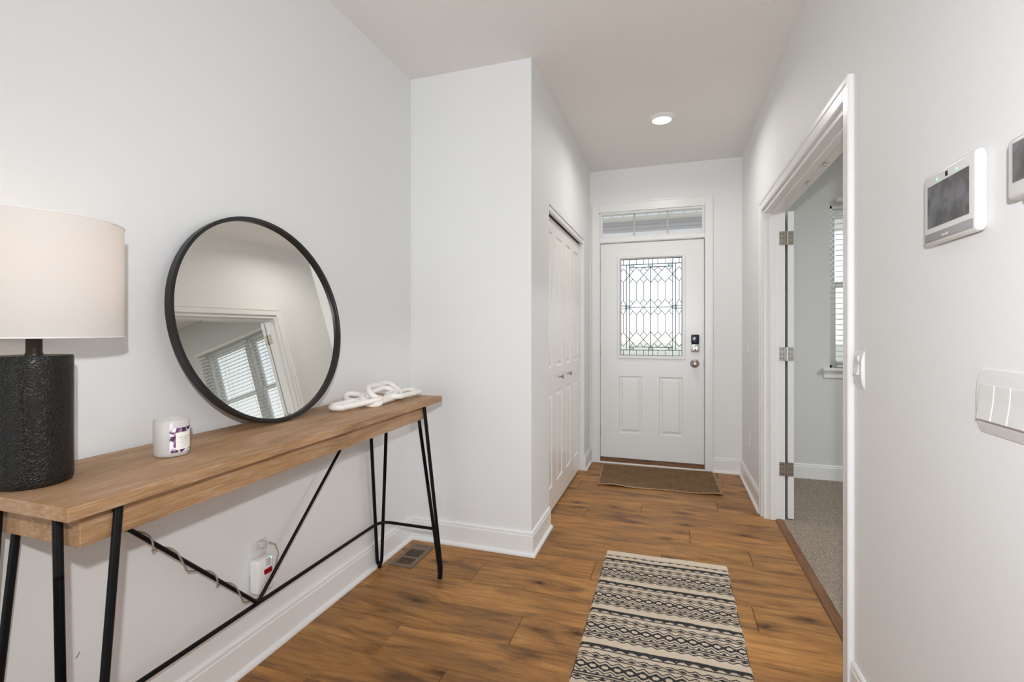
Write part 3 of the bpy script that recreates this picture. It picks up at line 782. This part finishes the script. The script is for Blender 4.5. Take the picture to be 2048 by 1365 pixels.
cp_ += [Vector((-1.425, 1.375, .262)), Vector((-1.418, 1.405, .285)), Vector((-1.416, 1.44, .335)), Vector((-1.418, 1.462, .39)), Vector((-1.425, 1.455, .425)), Vector((-1.437, 1.435, .440))]
obj('cord', MB().tube(cp_, .0026, 7), M_cord, lamp, smooth=True)
obj('plug', MB().bbox(-1.470, -1.440, 1.410, 1.434, .424, .448, .005, 2), mat('clear_plug', (.72,.70,.66), .2, 0, Transmission_Weight=.2), lamp, smooth=40)

# outlet + plug-in alarm
def outlet_holes(mb, c, M):
    pass
op = empty('wall_outlet', (XL, 1.419, .39), 'white outlet plate on the left wall below the console', 'outlet', kind=None)
obj('cover_plate', MB().bbox(XL, XL+.006, 1.381, 1.457, .328, .447, .0025, 2), M_plastic, op, smooth=40)
for z in (.412, .363): obj('socket', MB().bbox(XL+.006, XL+.0075, 1.402, 1.436, z-.014, z+.014, .0007), M_plastic, op)
al = empty('plug_in_alarm', (XL+.02, 1.413, .275), 'white plug-in alarm with small red display in the outlet below the console', 'alarm')
ya0, ya1, aza, azb = 1.374, 1.448, .268, .392
obj('housing', MB().bbox(XL+.0078, XL+.050, ya0, ya1, aza, azb, .010, 3), mat('alarm_plastic', (.86,.86,.85), .25), al, smooth=40)
xs_ = XL+.050
obj('red_display', MB().bbox(xs_-.001, xs_+.0012, 1.402, 1.438, .333, .352, .003, 2), mat('red_window', (.22,.004,.006), .1, Emission_Color=(1,.02,.02,1), Emission_Strength=.06), al)
for k in range(4): obj('vent_slot', MB().bbox(xs_-.001, xs_+.0006, 1.412, 1.433, .362+.007*k, .3645+.007*k, .0008), M_dark, al)
obj('test_button', MB().bbox(xs_-.001, xs_+.002, 1.414, 1.432, .296, .308, .003, 2), M_plastic, al)
obj('green_light', MB().lathe((xs_, 1.436, .385), [(.0028, -.001), (.0028, .001), (.001, .0016)], 10, 'x'), M_ledgreen, al)
tx = mat('print_grey', (.25,.25,.25), .6)

# ================================================================== mirror
mr_ = .3749; lean = R(9.15); yaw = R(-0.3)
nv = Vector((math.cos(lean)*math.cos(yaw), math.cos(lean)*math.sin(yaw), math.sin(lean)))
uv_ = Vector((-math.sin(lean)*math.cos(yaw), -math.sin(lean)*math.sin(yaw), math.cos(lean))); sv = uv_.cross(nv)
mc = Vector((XL+.004 + mr_*math.sin(lean), 1.401, ZT+.001 + mr_*math.cos(lean)))
mirror = empty('round_mirror', mc, 'large round mirror with thin black frame leaning on the console against the wall', 'mirror')
def ringp(prof, n_=128):
    q = MB(); k = len(prof)
    for i in range(n_):
        a = 2*PI*i/n_; d = sv*math.cos(a) + uv_*math.sin(a)
        for r_, h in prof: q.v.append(tuple(mc + d*r_ + nv*h))
    for i in range(n_):
        for m_ in range(k):
            q.f.append((i*k+m_, i*k+(m_+1) % k, ((i+1) % n_)*k+(m_+1) % k, ((i+1) % n_)*k+m_))
    return q
ri = mr_-.0115
obj('mirror_frame', ringp([(mr_,.001),(mr_,.0255),(mr_-.0008,.0265),(ri+.0008,.0265),(ri,.0255),(ri,.020),(ri-.0015,.019),(ri-.0015,.008),(ri-.010,.001)]), mat('mirror_black_frame', (.016,.015,.015), .38, .2), mirror, smooth=30)
g = MB(); n_ = 128
g.v = [tuple(mc + (sv*math.cos(2*PI*i/n_) + uv_*math.sin(2*PI*i/n_))*(ri-.0005) + nv*h) for h in (.012,.009) for i in range(n_)]
g.f = [tuple(range(n_)), tuple(range(n_, 2*n_))[::-1]] + [(i, n_+i, n_+(i+1) % n_, (i+1) % n_) for i in range(n_)]
obj('mirror_glass', g, mat('silvered_glass', (.86,.85,.81), .0, 1.0), mirror)

# ================================================================== candle
cx0, cy0, rc_ = -1.262, .934, .0405
cn = empty('candle_jar', (cx0, cy0, ZT), 'white candle in a frosted glass jar with purple floral label beside the mirror', 'candle')
M_jar = mat('frosted_jar', (.93,.92,.91), .22, 0, Transmission_Weight=.55, IOR=1.3)
obj('jar', MB().lathe((cx0, cy0, ZT), [(.032, 0), (.037, .002), (rc_, .009), (rc_, .094), (rc_-.0008, .0952), (rc_-.0022, .094), (rc_-.003, .010), (.030, .006), (.002, .006)], 56, cap1=False), M_jar, cn, smooth=40)
obj('wax', MB().lathe((cx0, cy0, ZT+.0065), [(rc_-.0045, 0), (rc_-.0045, .060), (rc_-.008, .062), (.002, .0615)], 40), mat('wax', (.86,.83,.80), .5, 0, Subsurface_Weight=.3), cn, smooth=40)
obj('wick', MB().tube([(cx0, cy0, ZT+.067), (cx0+.001, cy0, ZT+.072), (cx0+.002, cy0+.002, ZT+.077)], .0010, 6), mat('wick', (.10,.08,.06), .9), cn)
def cyl_patch(a0, a1, z0, z1, r_, na=24, nz=14, t=.0004):
    """patch wrapped on the jar, angle measured from the camera direction"""
    base = math.atan2(-cy0, -cx0)
    q = MB()
    for k in range(nz+1):
        for i in range(na+1):
            a = base + a0 + (a1-a0)*i/na
            q.v.append((cx0+r_*math.cos(a), cy0+r_*math.sin(a), z0+(z1-z0)*k/nz))
    for k in range(nz):
        for i in range(na): q.f.append((k*(na+1)+i, k*(na+1)+i+1, (k+1)*(na+1)+i+1, (k+1)*(na+1)+i))
    return q
def floral():
    m = mat('purple_print', rough=.5); v = coords(m)
    n1 = noise(m, v, 55, 3, .5, 1.0)
    L(m, ramp(m, n1, [(.40, (.045,.008,.05)), (.47, (.30,.15,.30)), (.53, (.78,.72,.80)), (.62, (.88,.87,.88))]), P(m).inputs['Base Color']); return m
fp = obj('floral_label', cyl_patch(-.10, 1.45, ZT+.012, ZT+.076, rc_+.0004), floral(), cn, smooth=True)
lb = obj('paper_label', cyl_patch(.22, 1.32, ZT+.019, ZT+.064, rc_+.0008), mat('cream_paper', (.86,.86,.80), .7), cn, smooth=True)
def wrapped_text(body, size, z, acen, m, parent):
    cu = bpy.data.curves.new('txt', 'FONT'); cu.body = body; cu.size = size; cu.align_x = 'CENTER'; cu.resolution_u = 2
    o = bpy.data.objects.new('txt', cu); COL.objects.link(o); dg = bpy.context.evaluated_depsgraph_get()
    me = bpy.data.meshes.new_from_object(o.evaluated_get(dg)); bpy.data.objects.remove(o)
    base = math.atan2(-cy0, -cx0) + acen; q = MB()
    q.v = [(cx0+(rc_+.0013)*math.cos(base+v.co.x/rc_), cy0+(rc_+.0013)*math.sin(base+v.co.x/rc_), z+v.co.y) for v in me.vertices]
    q.f = [tuple(p.vertices) for p in me.polygons]; bpy.data.meshes.remove(me)
    return obj('lettering', q, m, parent, fix=False)
wrapped_text('SOFT CASHMERE', .0042, ZT+.049, .77, tx, lb)
wrapped_text('& AMBER', .0042, ZT+.0435, .77, tx, lb)
q = MB(); 
for (z, hw) in ((.039,.30),(.036,.26),(.031,.16),(.028,.10)):
    p_ = cyl_patch(.77-hw, .77+hw, ZT+z, ZT+z+.0005, rc_+.0013, 8, 1); q.add(p_.v, p_.f)
obj('lettering', q, tx, lb)

# ================================================================== carved wooden chain
def chain_mat():
    m = mat('distressed_white_wood', (.82,.79,.75), .65); v = coords(m, (28,7,28))
    n1 = noise(m, v, 3.2, 4, .6, .4)
    L(m, ramp(m, n1, [(.27, (.36,.20,.12)), (.335, (.70,.62,.56)), (.39, (.87,.845,.82))]), P(m).inputs['Base Color'])
    bump(m, noise(m, v, 2.0, 3), .5, .003); return m
M_chain = chain_mat()
ch = empty('wooden_chain', (-1.25, 1.9, ZT), 'whitewashed carved wooden chain of five links on the far end of the console', 'decoration')
def link(c, d, nrm, hl, hw, r=.0125):
    c, d = Vector(c), Vector(d).normalized(); nrm = Vector(nrm); nrm = (nrm - d*nrm.dot(d)).normalized(); s = nrm.cross(d)
    pts = []; st = hl-hw
    for k in range(8): pts.append(c + s*hw + d*(-st + 2*st*k/8))
    for k in range(12): a = PI/2 - PI*k/12; pts.append(c + d*(st + hw*math.cos(a)) + s*(hw*math.sin(a)))
    for k in range(8): pts.append(c - s*hw + d*(st - 2*st*k/8))
    for k in range(12): a = -PI/2 - PI*k/12; pts.append(c + d*(-st + hw*math.cos(a)) + s*(hw*math.sin(a)))
    ph = random.random()*6
    return obj('link', MB().tube(pts, r, 14, closed=True, fn=lambda i, k: 1 + .05*math.sin(9*i*6.28+ph+k*6.28) + .06*math.cos(4*k*6.28)), M_chain, ch, smooth=True)
link((-1.272, 1.745, ZT+.024), (.26, .95, .05), (0, 0, 1), .118, .036)
link((-1.284, 1.805, ZT+.030), (.80, .25, -.16), (.10, -.25, .95), .078, .034)
link((-1.262, 1.895, ZT+.038), (-.02, 1, .10), (.35, 0, .94), .110, .036)
link((-1.262, 1.945, ZT+.048), (-.12, 1, .0), (.62, 0, .78), .125, .048)
link((-1.235, 2.062, ZT+.027), (-.05, 1, -.02), (.10, 0, .99), .125, .036)

# ================================================================== floor register
vx0, vx1, vy0, vy1 = -1.412, -1.277, 2.209, 2.474
vt = empty('floor_register', ((vx0+vx1)/2, (vy0+vy1)/2, 0), 'bronze metal floor register vent in the corner behind the table leg', 'vent')
M_reg = mat('bronze_register', (.22,.155,.11), .42, .55)
h_ = .0055
mb = MB(); ix0, ix1 = vx0+.024, vx1-.024
for (a, b, c1, d1) in ((vx0, ix0, vy0, vy1), (ix1, vx1, vy0, vy1), (ix0, ix1, vy0, 2.236), (ix0, ix1, 2.303, 2.320), (ix0, ix1, 2.406, vy1)):
    mb.box(a, b, c1, d1, 0, h_)
obj('register_frame', mb, M_reg, vt)
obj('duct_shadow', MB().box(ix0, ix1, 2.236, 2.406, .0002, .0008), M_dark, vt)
for k in range(5): obj('slat', MB().box(ix0, ix1, 2.236+.0145*k+.0085, 2.236+.0145*k+.0125, .0010, h_-.0008), M_reg, vt)
for k in range(7): x = ix0 + .0125*k + .008; obj('slat', MB().box(x, x+.0035, 2.320, 2.406, .0010, h_-.0008), M_reg, vt)
obj('damper_slot', MB().box(ix0+.002, ix1-.002, 2.450, 2.4535, h_-.0005, h_+.0003), M_dark, vt)

# ================================================================== striped woven rug
rx0, rx1, ry0, ry1 = -.338, .280, 1.20, 2.738
def rug():
    nx, ny = 300, 740
    xs = np.linspace(0, rx1-rx0, nx); ys = np.linspace(0, ry1-ry0, ny)        # ys: distance from the far edge
    X, T = np.meshgrid(xs, ys)
    wob = .0012*np.sin(X*37+T*21) + .001*np.sin(X*13-T*50)
    Tt = T + wob; per = .247; t = ((Tt - .098) % per)/per/1.17; pre = Tt < .098
    lam = .0445; ph = (X/lam) % 1.0; tri = 1 - 4*np.abs(ph-.5)                # -1..1
    D = np.zeros_like(X, bool)
    jag = .006*np.sign(np.sin(X*2*np.pi/.0075))
    D |= (t < .060+jag) 
    D |= (t >= .055) & (t < .100) & (np.abs(ph-.5) > .5 - .40*(.100-t)/.045)
    D |= np.abs(t-.112-jag*.7) < 0.0112
    D |= np.abs(t-(.205-.020*tri)) < 0.0106
    D |= np.abs(t-.243) < .026*(1-np.abs(ph-.5)*2.5)
    D |= np.abs(t-.280-jag*.5) < 0.0094
    z3 = .345-.029*tri
    D |= np.abs(t-z3) < 0.0106
    a1, a2 = .385-.029*tri, .495+.029*tri
    hexa = (np.abs(t-.440) < .030) & (np.abs(ph-.5) < .16+.14*(1-np.abs(t-.44)/.030))
    D |= (t > a1) & (t < a2) & ~hexa
    D |= np.abs(t-(.535+.029*tri)) < 0.0106
    D |= (t > .545) & (t < .592) & (np.abs(ph-.5) > .5-.20*(1-np.abs(t-.568)/.024))
    D |= np.abs(t-.596-jag*.5) < .0125
    D |= np.abs(t-.636-jag*.5) < .011
    D |= np.abs(t-.672) < .026*(1-np.abs(ph-.5)*2.4)
    D |= np.abs(t-(.712+.020*tri)) < 0.0106
    first = np.abs((Tt-.066)-.0045*tri) < .0021; lz = np.abs(Tt-.0625) < .0048*(1-np.abs(ph-.5)*3)
    D = np.where(pre, first | lz, D)
    D |= (t > .30) & (t < .72) & ~pre & (np.minimum(xs[None,:], (rx1-rx0)-xs[None,:]) < .004)
    n1 = rng.rand(ny, nx)
    dark = np.array([.016,.016,.018]); cream = np.array([.60,.50,.385]); cream2 = np.array([.70,.60,.48])
    warp = (.5+.5*np.sin(X*2*np.pi/.0045))[...,None]
    fringe = (Tt < .045)[...,None]
    colr = np.where(D[...,None], dark*(1+1.2*n1[...,None]), cream*(.86+.2*n1[...,None]+.06*warp))
    colr = np.where(fringe & ~D[...,None], cream2*(.80+.25*n1[...,None]), colr)
    Z = .0045 + .0012*D + .0006*n1 + .0006*np.sin(T*2*np.pi/.006)
    Z += .0020*np.sin(X*9+1)*np.sin(T*5)*np.exp(-T*2)*.5
    edge = np.minimum(np.minimum(X, (rx1-rx0)-X), np.minimum(T, (ry1-ry0)-T)); Z = np.where(edge < .0021, .0002, Z)
    # gently uneven outline
    gx = rx0 + X + .0012*np.sin(T*23) + .0005*np.sin(T*71); gy = ry1 - T + .0015*np.sin(X*19) + .010*(X/(rx1-rx0))
    V = np.stack([gx, gy, Z], -1).reshape(-1, 3)
    idx = np.arange(nx*ny).reshape(ny, nx)
    F = np.stack([idx[:-1,:-1], idx[1:,:-1], idx[1:,1:], idx[:-1,1:]], -1).reshape(-1, 4)
    m = mat('woven_cotton', rough=.95); at = N(m, 'ShaderNodeVertexColor'); at.layer_name = 'yarn'
    L(m, at.outputs[0], P(m).inputs['Base Color'])
    o = gobj('woven_rug', V, F, m, org=((rx0+rx1)/2, (ry0+ry1)/2, 0))
    ca = o.data.color_attributes.new('yarn', 'FLOAT_COLOR', 'POINT')
    c4 = np.concatenate([colr.reshape(-1,3), np.ones((nx*ny,1))], 1).astype(np.float32); ca.data.foreach_set('color', c4.ravel())
    tag(o, 'cream and black woven runner rug with zigzag stripes on the wood floor', 'rug'); return o
rug()

# ================================================================== jute door mat
def jute():
    m = mat('jute_weave', rough=.95); v = coords(m)
    def wave(dirn, sc):
        w = N(m, 'ShaderNodeTexWave', wave_type='BANDS', bands_direction=dirn); w.inputs['Scale'].default_value = sc; w.inputs['Distortion'].default_value = 1.2
        w.inputs['Detail'].default_value = 1; L(m, v, w.inputs['Vector']); return w.outputs['Fac']
    a, b = wave('X', 32), wave('Y', 26)
    mu = N(m, 'ShaderNodeMath', operation='MULTIPLY'); L(m, a, mu.inputs[0]); L(m, b, mu.inputs[1])
    n1 = noise(m, v, 90, 3)
    c = ramp(m, mu.outputs[0], [(0, (.14,.078,.033)), (.35, (.24,.140,.064)), (1, (.33,.205,.100))])
    # diamond lines
    mp = N(m, 'ShaderNodeMapping'); mp.inputs['Rotation'].default_value = (0,0,R(0)); L(m, v, mp.inputs[0]); sp_ = N(m, 'ShaderNodeSeparateXYZ'); L(m, mp.outputs[0], sp_.inputs[0])
    def dl_(sign):
        s1 = N(m, 'ShaderNodeMath', operation='MULTIPLY_ADD'); L(m, sp_.outputs[1], s1.inputs[0]); s1.inputs[1].default_value = 1.55*sign; L(m, sp_.outputs[0], s1.inputs[2])
        f1 = N(m, 'ShaderNodeMath', operation='PINGPONG'); f1.inputs[1].default_value = .17; L(m, s1.outputs[0], f1.inputs[0])
        g1 = N(m, 'ShaderNodeMath', operation='LESS_THAN'); L(m, f1.outputs[0], g1.inputs[0]); g1.inputs[1].default_value = .006; return g1.outputs[0]
    mx = N(m, 'ShaderNodeMath', operation='MAXIMUM'); L(m, dl_(1), mx.inputs[0]); L(m, dl_(-1), mx.inputs[1])
    ml = N(m, 'ShaderNodeMath', operation='MULTIPLY'); L(m, mx.outputs[0], ml.inputs[0]); ml.inputs[1].default_value = .45
    c = mixc(m, ml.outputs[0], c, (.42,.29,.16))
    c = mixc(m, .5, c, ramp(m, n1, [(.3, (.75,.75,.75)), (.7, (1.15,1.12,1.1))]), 'MULTIPLY')
    L(m, c, P(m).inputs['Base Color']); bump(m, mu.outputs[0], .8, .003); return m
M_jute = jute()
mcn = [(-.588, 4.500), (.345, 4.528), (.368, 3.912), (-.552, 3.885)]    # far-left, far-right, near-right, near-left
def matpt(u, v):
    a, b, c, d = [np.array(p) for p in mcn]
    return (1-u)*(1-v)*a + u*(1-v)*b + u*v*c + (1-u)*v*d
mo = empty('jute_doormat', (-.10, 4.2, 0), 'brown woven jute doormat with diamond lines in front of the front door', 'mat')
us, vs2 = np.linspace(0, 1, 180), np.linspace(0, 1, 120); U, V2 = np.meshgrid(us, vs2)
a, b, c, d = [np.array(p) for p in mcn]
XY = (1-U)[...,None]*(1-V2)[...,None]*a + U[...,None]*(1-V2)[...,None]*b + U[...,None]*V2[...,None]*c + (1-U)[...,None]*V2[...,None]*d
XY[...,1] += .004*np.sin(U*15)*V2
edge = np.minimum(np.minimum(U, 1-U)*.93, np.minimum(V2, 1-V2)*.6)
lift = .010*np.clip(V2-.85,0,1)/.15*(np.exp(-((U-.13)/.10)**2) + .9*np.exp(-((U-.97)/.10)**2))
Zm = np.where(edge < .004, .0015, .0075) + .0010*np.sin(U*2*np.pi*95)*np.sin(V2*2*np.pi*50) + lift
Vm = np.concatenate([XY, Zm[...,None]], -1).reshape(-1, 3); idx = np.arange(180*120).reshape(120, 180)
Fm = np.stack([idx[:-1,:-1], idx[1:,:-1], idx[1:,1:], idx[:-1,1:]], -1).reshape(-1, 4)
gobj('mat_weave', Vm, Fm, M_jute, mo)
M_braid = mat('jute_braid', (.38,.27,.16), .95)
def braid(p, q, side):
    pts = []; n_ = 140; rr = []
    for i in range(n_+1):
        t = i/n_; u, v = p[0]+(q[0]-p[0])*t, p[1]+(q[1]-p[1])*t; x, y = matpt(u, v); y += .004*math.sin(u*15)*v
        lf = .010*max(0, min(1, (v-.85)/.15))*(math.exp(-((u-.13)/.10)**2) + .9*math.exp(-((u-.97)/.10)**2))
        pts.append((x, y, .0060+lf+.0009*math.sin(i*1.9))); rr.append(.0048*(1+.28*math.sin(i*1.9)))
    return obj('braided_edge', MB().tube(pts, rr, 8), M_braid, mo, smooth=True)
braid((0,1), (1,1), 0); braid((1,0), (1,1), 0); braid((0,0), (0,1), 0); braid((0,0), (1,0), 0)

# ================================================================== things on the right wall
# alarm panel
py0, py1, pz0, pz1, pf = 1.168, 1.374, 1.430, 1.592, XR-.022
ap = empty('alarm_panel', (XR, (py0+py1)/2, pz0), 'white security touchscreen panel with dark screen and two green lights on the right wall', 'panel')
obj('housing', MB().bbox(pf, XR-.003, py0, py1, pz0, pz1, .009, 4).box(XR-.006, XR, py0+.012, py1-.012, pz0+.012, pz1-.012), M_plastic, ap, smooth=40)
def screen_mat():
    m = mat('switched_off_screen', (.05,.05,.055), .06); v = coords(m); n1 = noise(m, v, 22, 3, .5)
    L(m, ramp(m, n1, [(.40, (.060,.062,.064)), (.52, (.11,.11,.12)), (.62, (.15,.15,.175))]), P(m).inputs['Base Color']); return m
M_scr = screen_mat()
obj('screen', MB().box(pf-.0008, pf+.001, 1.191, 1.352, 1.468, 1.563), M_scr, ap)
obj('speaker_grille', MB().bbox(pf-.0010, pf+.002, 1.176, 1.366, 1.437, 1.456, .003, 2), mat('grey_mesh', (.33,.33,.34), .8), ap, smooth=40)
obj('logo_mark', MB().bbox(pf-.0018, pf-.0009, 1.277, 1.291, 1.4425, 1.4460, .0004).bbox(pf-.0018, pf-.0009, 1.268, 1.273, 1.4415, 1.4475, .0004), M_plastic, ap)
for y in (1.312, 1.235): obj('green_light', MB().lathe((pf+.0005, y, 1.5715+(.001 if y > 1.3 else 0)), [(.0030, 0), (.0030, -.001), (.001, -.0014)], 12, 'x'), M_ledgreen, ap)
obj('camera_lens', MB().bbox(pf-.0008, pf+.001, 1.269, 1.279, 1.568, 1.579, .001), M_dark, ap)
# thermostat
tp = empty('thermostat', (XR, .99, 1.463), 'white thermostat with dark square screen at the right edge of the right wall', 'thermostat')
obj('housing', MB().bbox(XR-.026, XR, .925, 1.072, 1.462, 1.567, .007, 3), M_plastic, tp, smooth=40)
obj('screen', MB().box(XR-.0268, XR-.025, .940, 1.055, 1.489, 1.556), M_scr, tp)
obj('sensor_button', MB().lathe((XR-.012, 1.030, 1.463), [(.011, .001), (.011, -.006), (.008, -.010), (.002, -.011)], 20), M_plastic, tp, smooth=40)
# switches
def rocker(parent, yc, w, zc, h, x, press=1, m=None):
    """one wedge rocker: top half pressed in"""
    y0, y1 = yc-w/2, yc+w/2
    prof = [(x-.0005, zc-h/2), (x-.0095, zc-h/2), (x-.0045, zc+.004), (x-.0030, zc+h/2), (x-.0005, zc+h/2)]
    n_ = len(prof)
    q = MB().add([(a, y0, b) for a, b in prof] + [(a, y1, b) for a, b in prof], [tuple(range(n_)), tuple(range(n_, 2*n_))[::-1]] + [(i, n_+i, n_+(i+1) % n_, (i+1) % n_) for i in range(n_)])
    return obj('rocker', q, m or M_plastic, parent, bevel=.0012)
def plate(parent, y0, y1, z0, z1, t=.012):
    # curved screwless plate: thin at the edges, proud in the middle
    ny, nz = 8, 10; q = MB(); n_ = 0
    prof = []
    for k in range(nz+1):
        s_ = -1 + 2*k/nz; prof.append((t*(1-.75*abs(s_)**3), z0+(z1-z0)*k/nz))
    yy = [y0, y0+.003] + [y0+.003+(y1-y0-.006)*i/4 for i in range(1, 4)] + [y1-.003, y1]
    for i, y in enumerate(yy):
        sc = .35 if i in (0, len(yy)-1) else 1
        for (p, z) in prof: q.v.append((XR-p*sc, y, z))
    K = len(prof)
    for i in range(len(yy)-1):
        for k in range(K-1): q.f.append((i*K+k, i*K+k+1, (i+1)*K+k+1, (i+1)*K+k))
    b = len(q.v)
    for i in (0, len(yy)-1):
        st = len(q.v); q.v += [(XR, yy[i], z) for (p, z) in prof]
        for k in range(K-1): q.f.append((i*K+k, i*K+k+1, st+k+1, st+k))
    for k in (0, K-1):
        st = len(q.v); q.v += [(XR, y, prof[k][1]) for y in yy]
        for i in range(len(yy)-1): q.f.append((i*K+k, (i+1)*K+k, st+i+1, st+i))
    return obj('cover_plate', q, M_plastic, parent, smooth=35)
s1 = empty('light_switch', (XR, 1.848, 1.05), 'single white motion-sensor wall switch right beside the bedroom door casing', 'switch')
plate(s1, 1.798, 1.872, 1.051, 1.170, .010)
rocker(s1, 1.835, .034, 1.110, .034, XR-.008)
obj('sensor_lens', MB().bbox(XR-.0135, XR-.006, 1.820, 1.850, 1.136, 1.156, .003, 3), M_plastic, s1, smooth=40)
s2 = empty('light_switch', (XR, 1.11, 1.035), 'wide triple rocker wall switch plate below the thermostat', 'switch')
plate(s2, 1.028, 1.196, 1.037, 1.160, .010)
for yc in (1.158, 1.112, 1.066): rocker(s2, yc, .044, 1.098, .068, XR-.008)
s3 = empty('light_switch', (XR, 4.22, 1.05), 'small white light switch on the right wall near the front door', 'switch')
plate(s3, 4.185, 4.260, 1.040, 1.158, .007)
rocker(s3, 4.222, .034, 1.100, .066, XR-.005)
o2 = empty('wall_outlet', (XR, 4.09, .34), 'white outlet low on the right wall beyond the bedroom door', 'outlet')
obj('cover_plate', MB().bbox(XR-.005, XR, 4.055, 4.130, .330, .450, .002), M_plastic, o2)
for z in (.412, .368): obj('socket', MB().lathe((XR-.005, 4.0925, z), [(.0165, 0), (.0165, -.0025), (.014, -.003)], 20, 'x'), mat('socket_white', (.88,.88,.87), .3), o2)
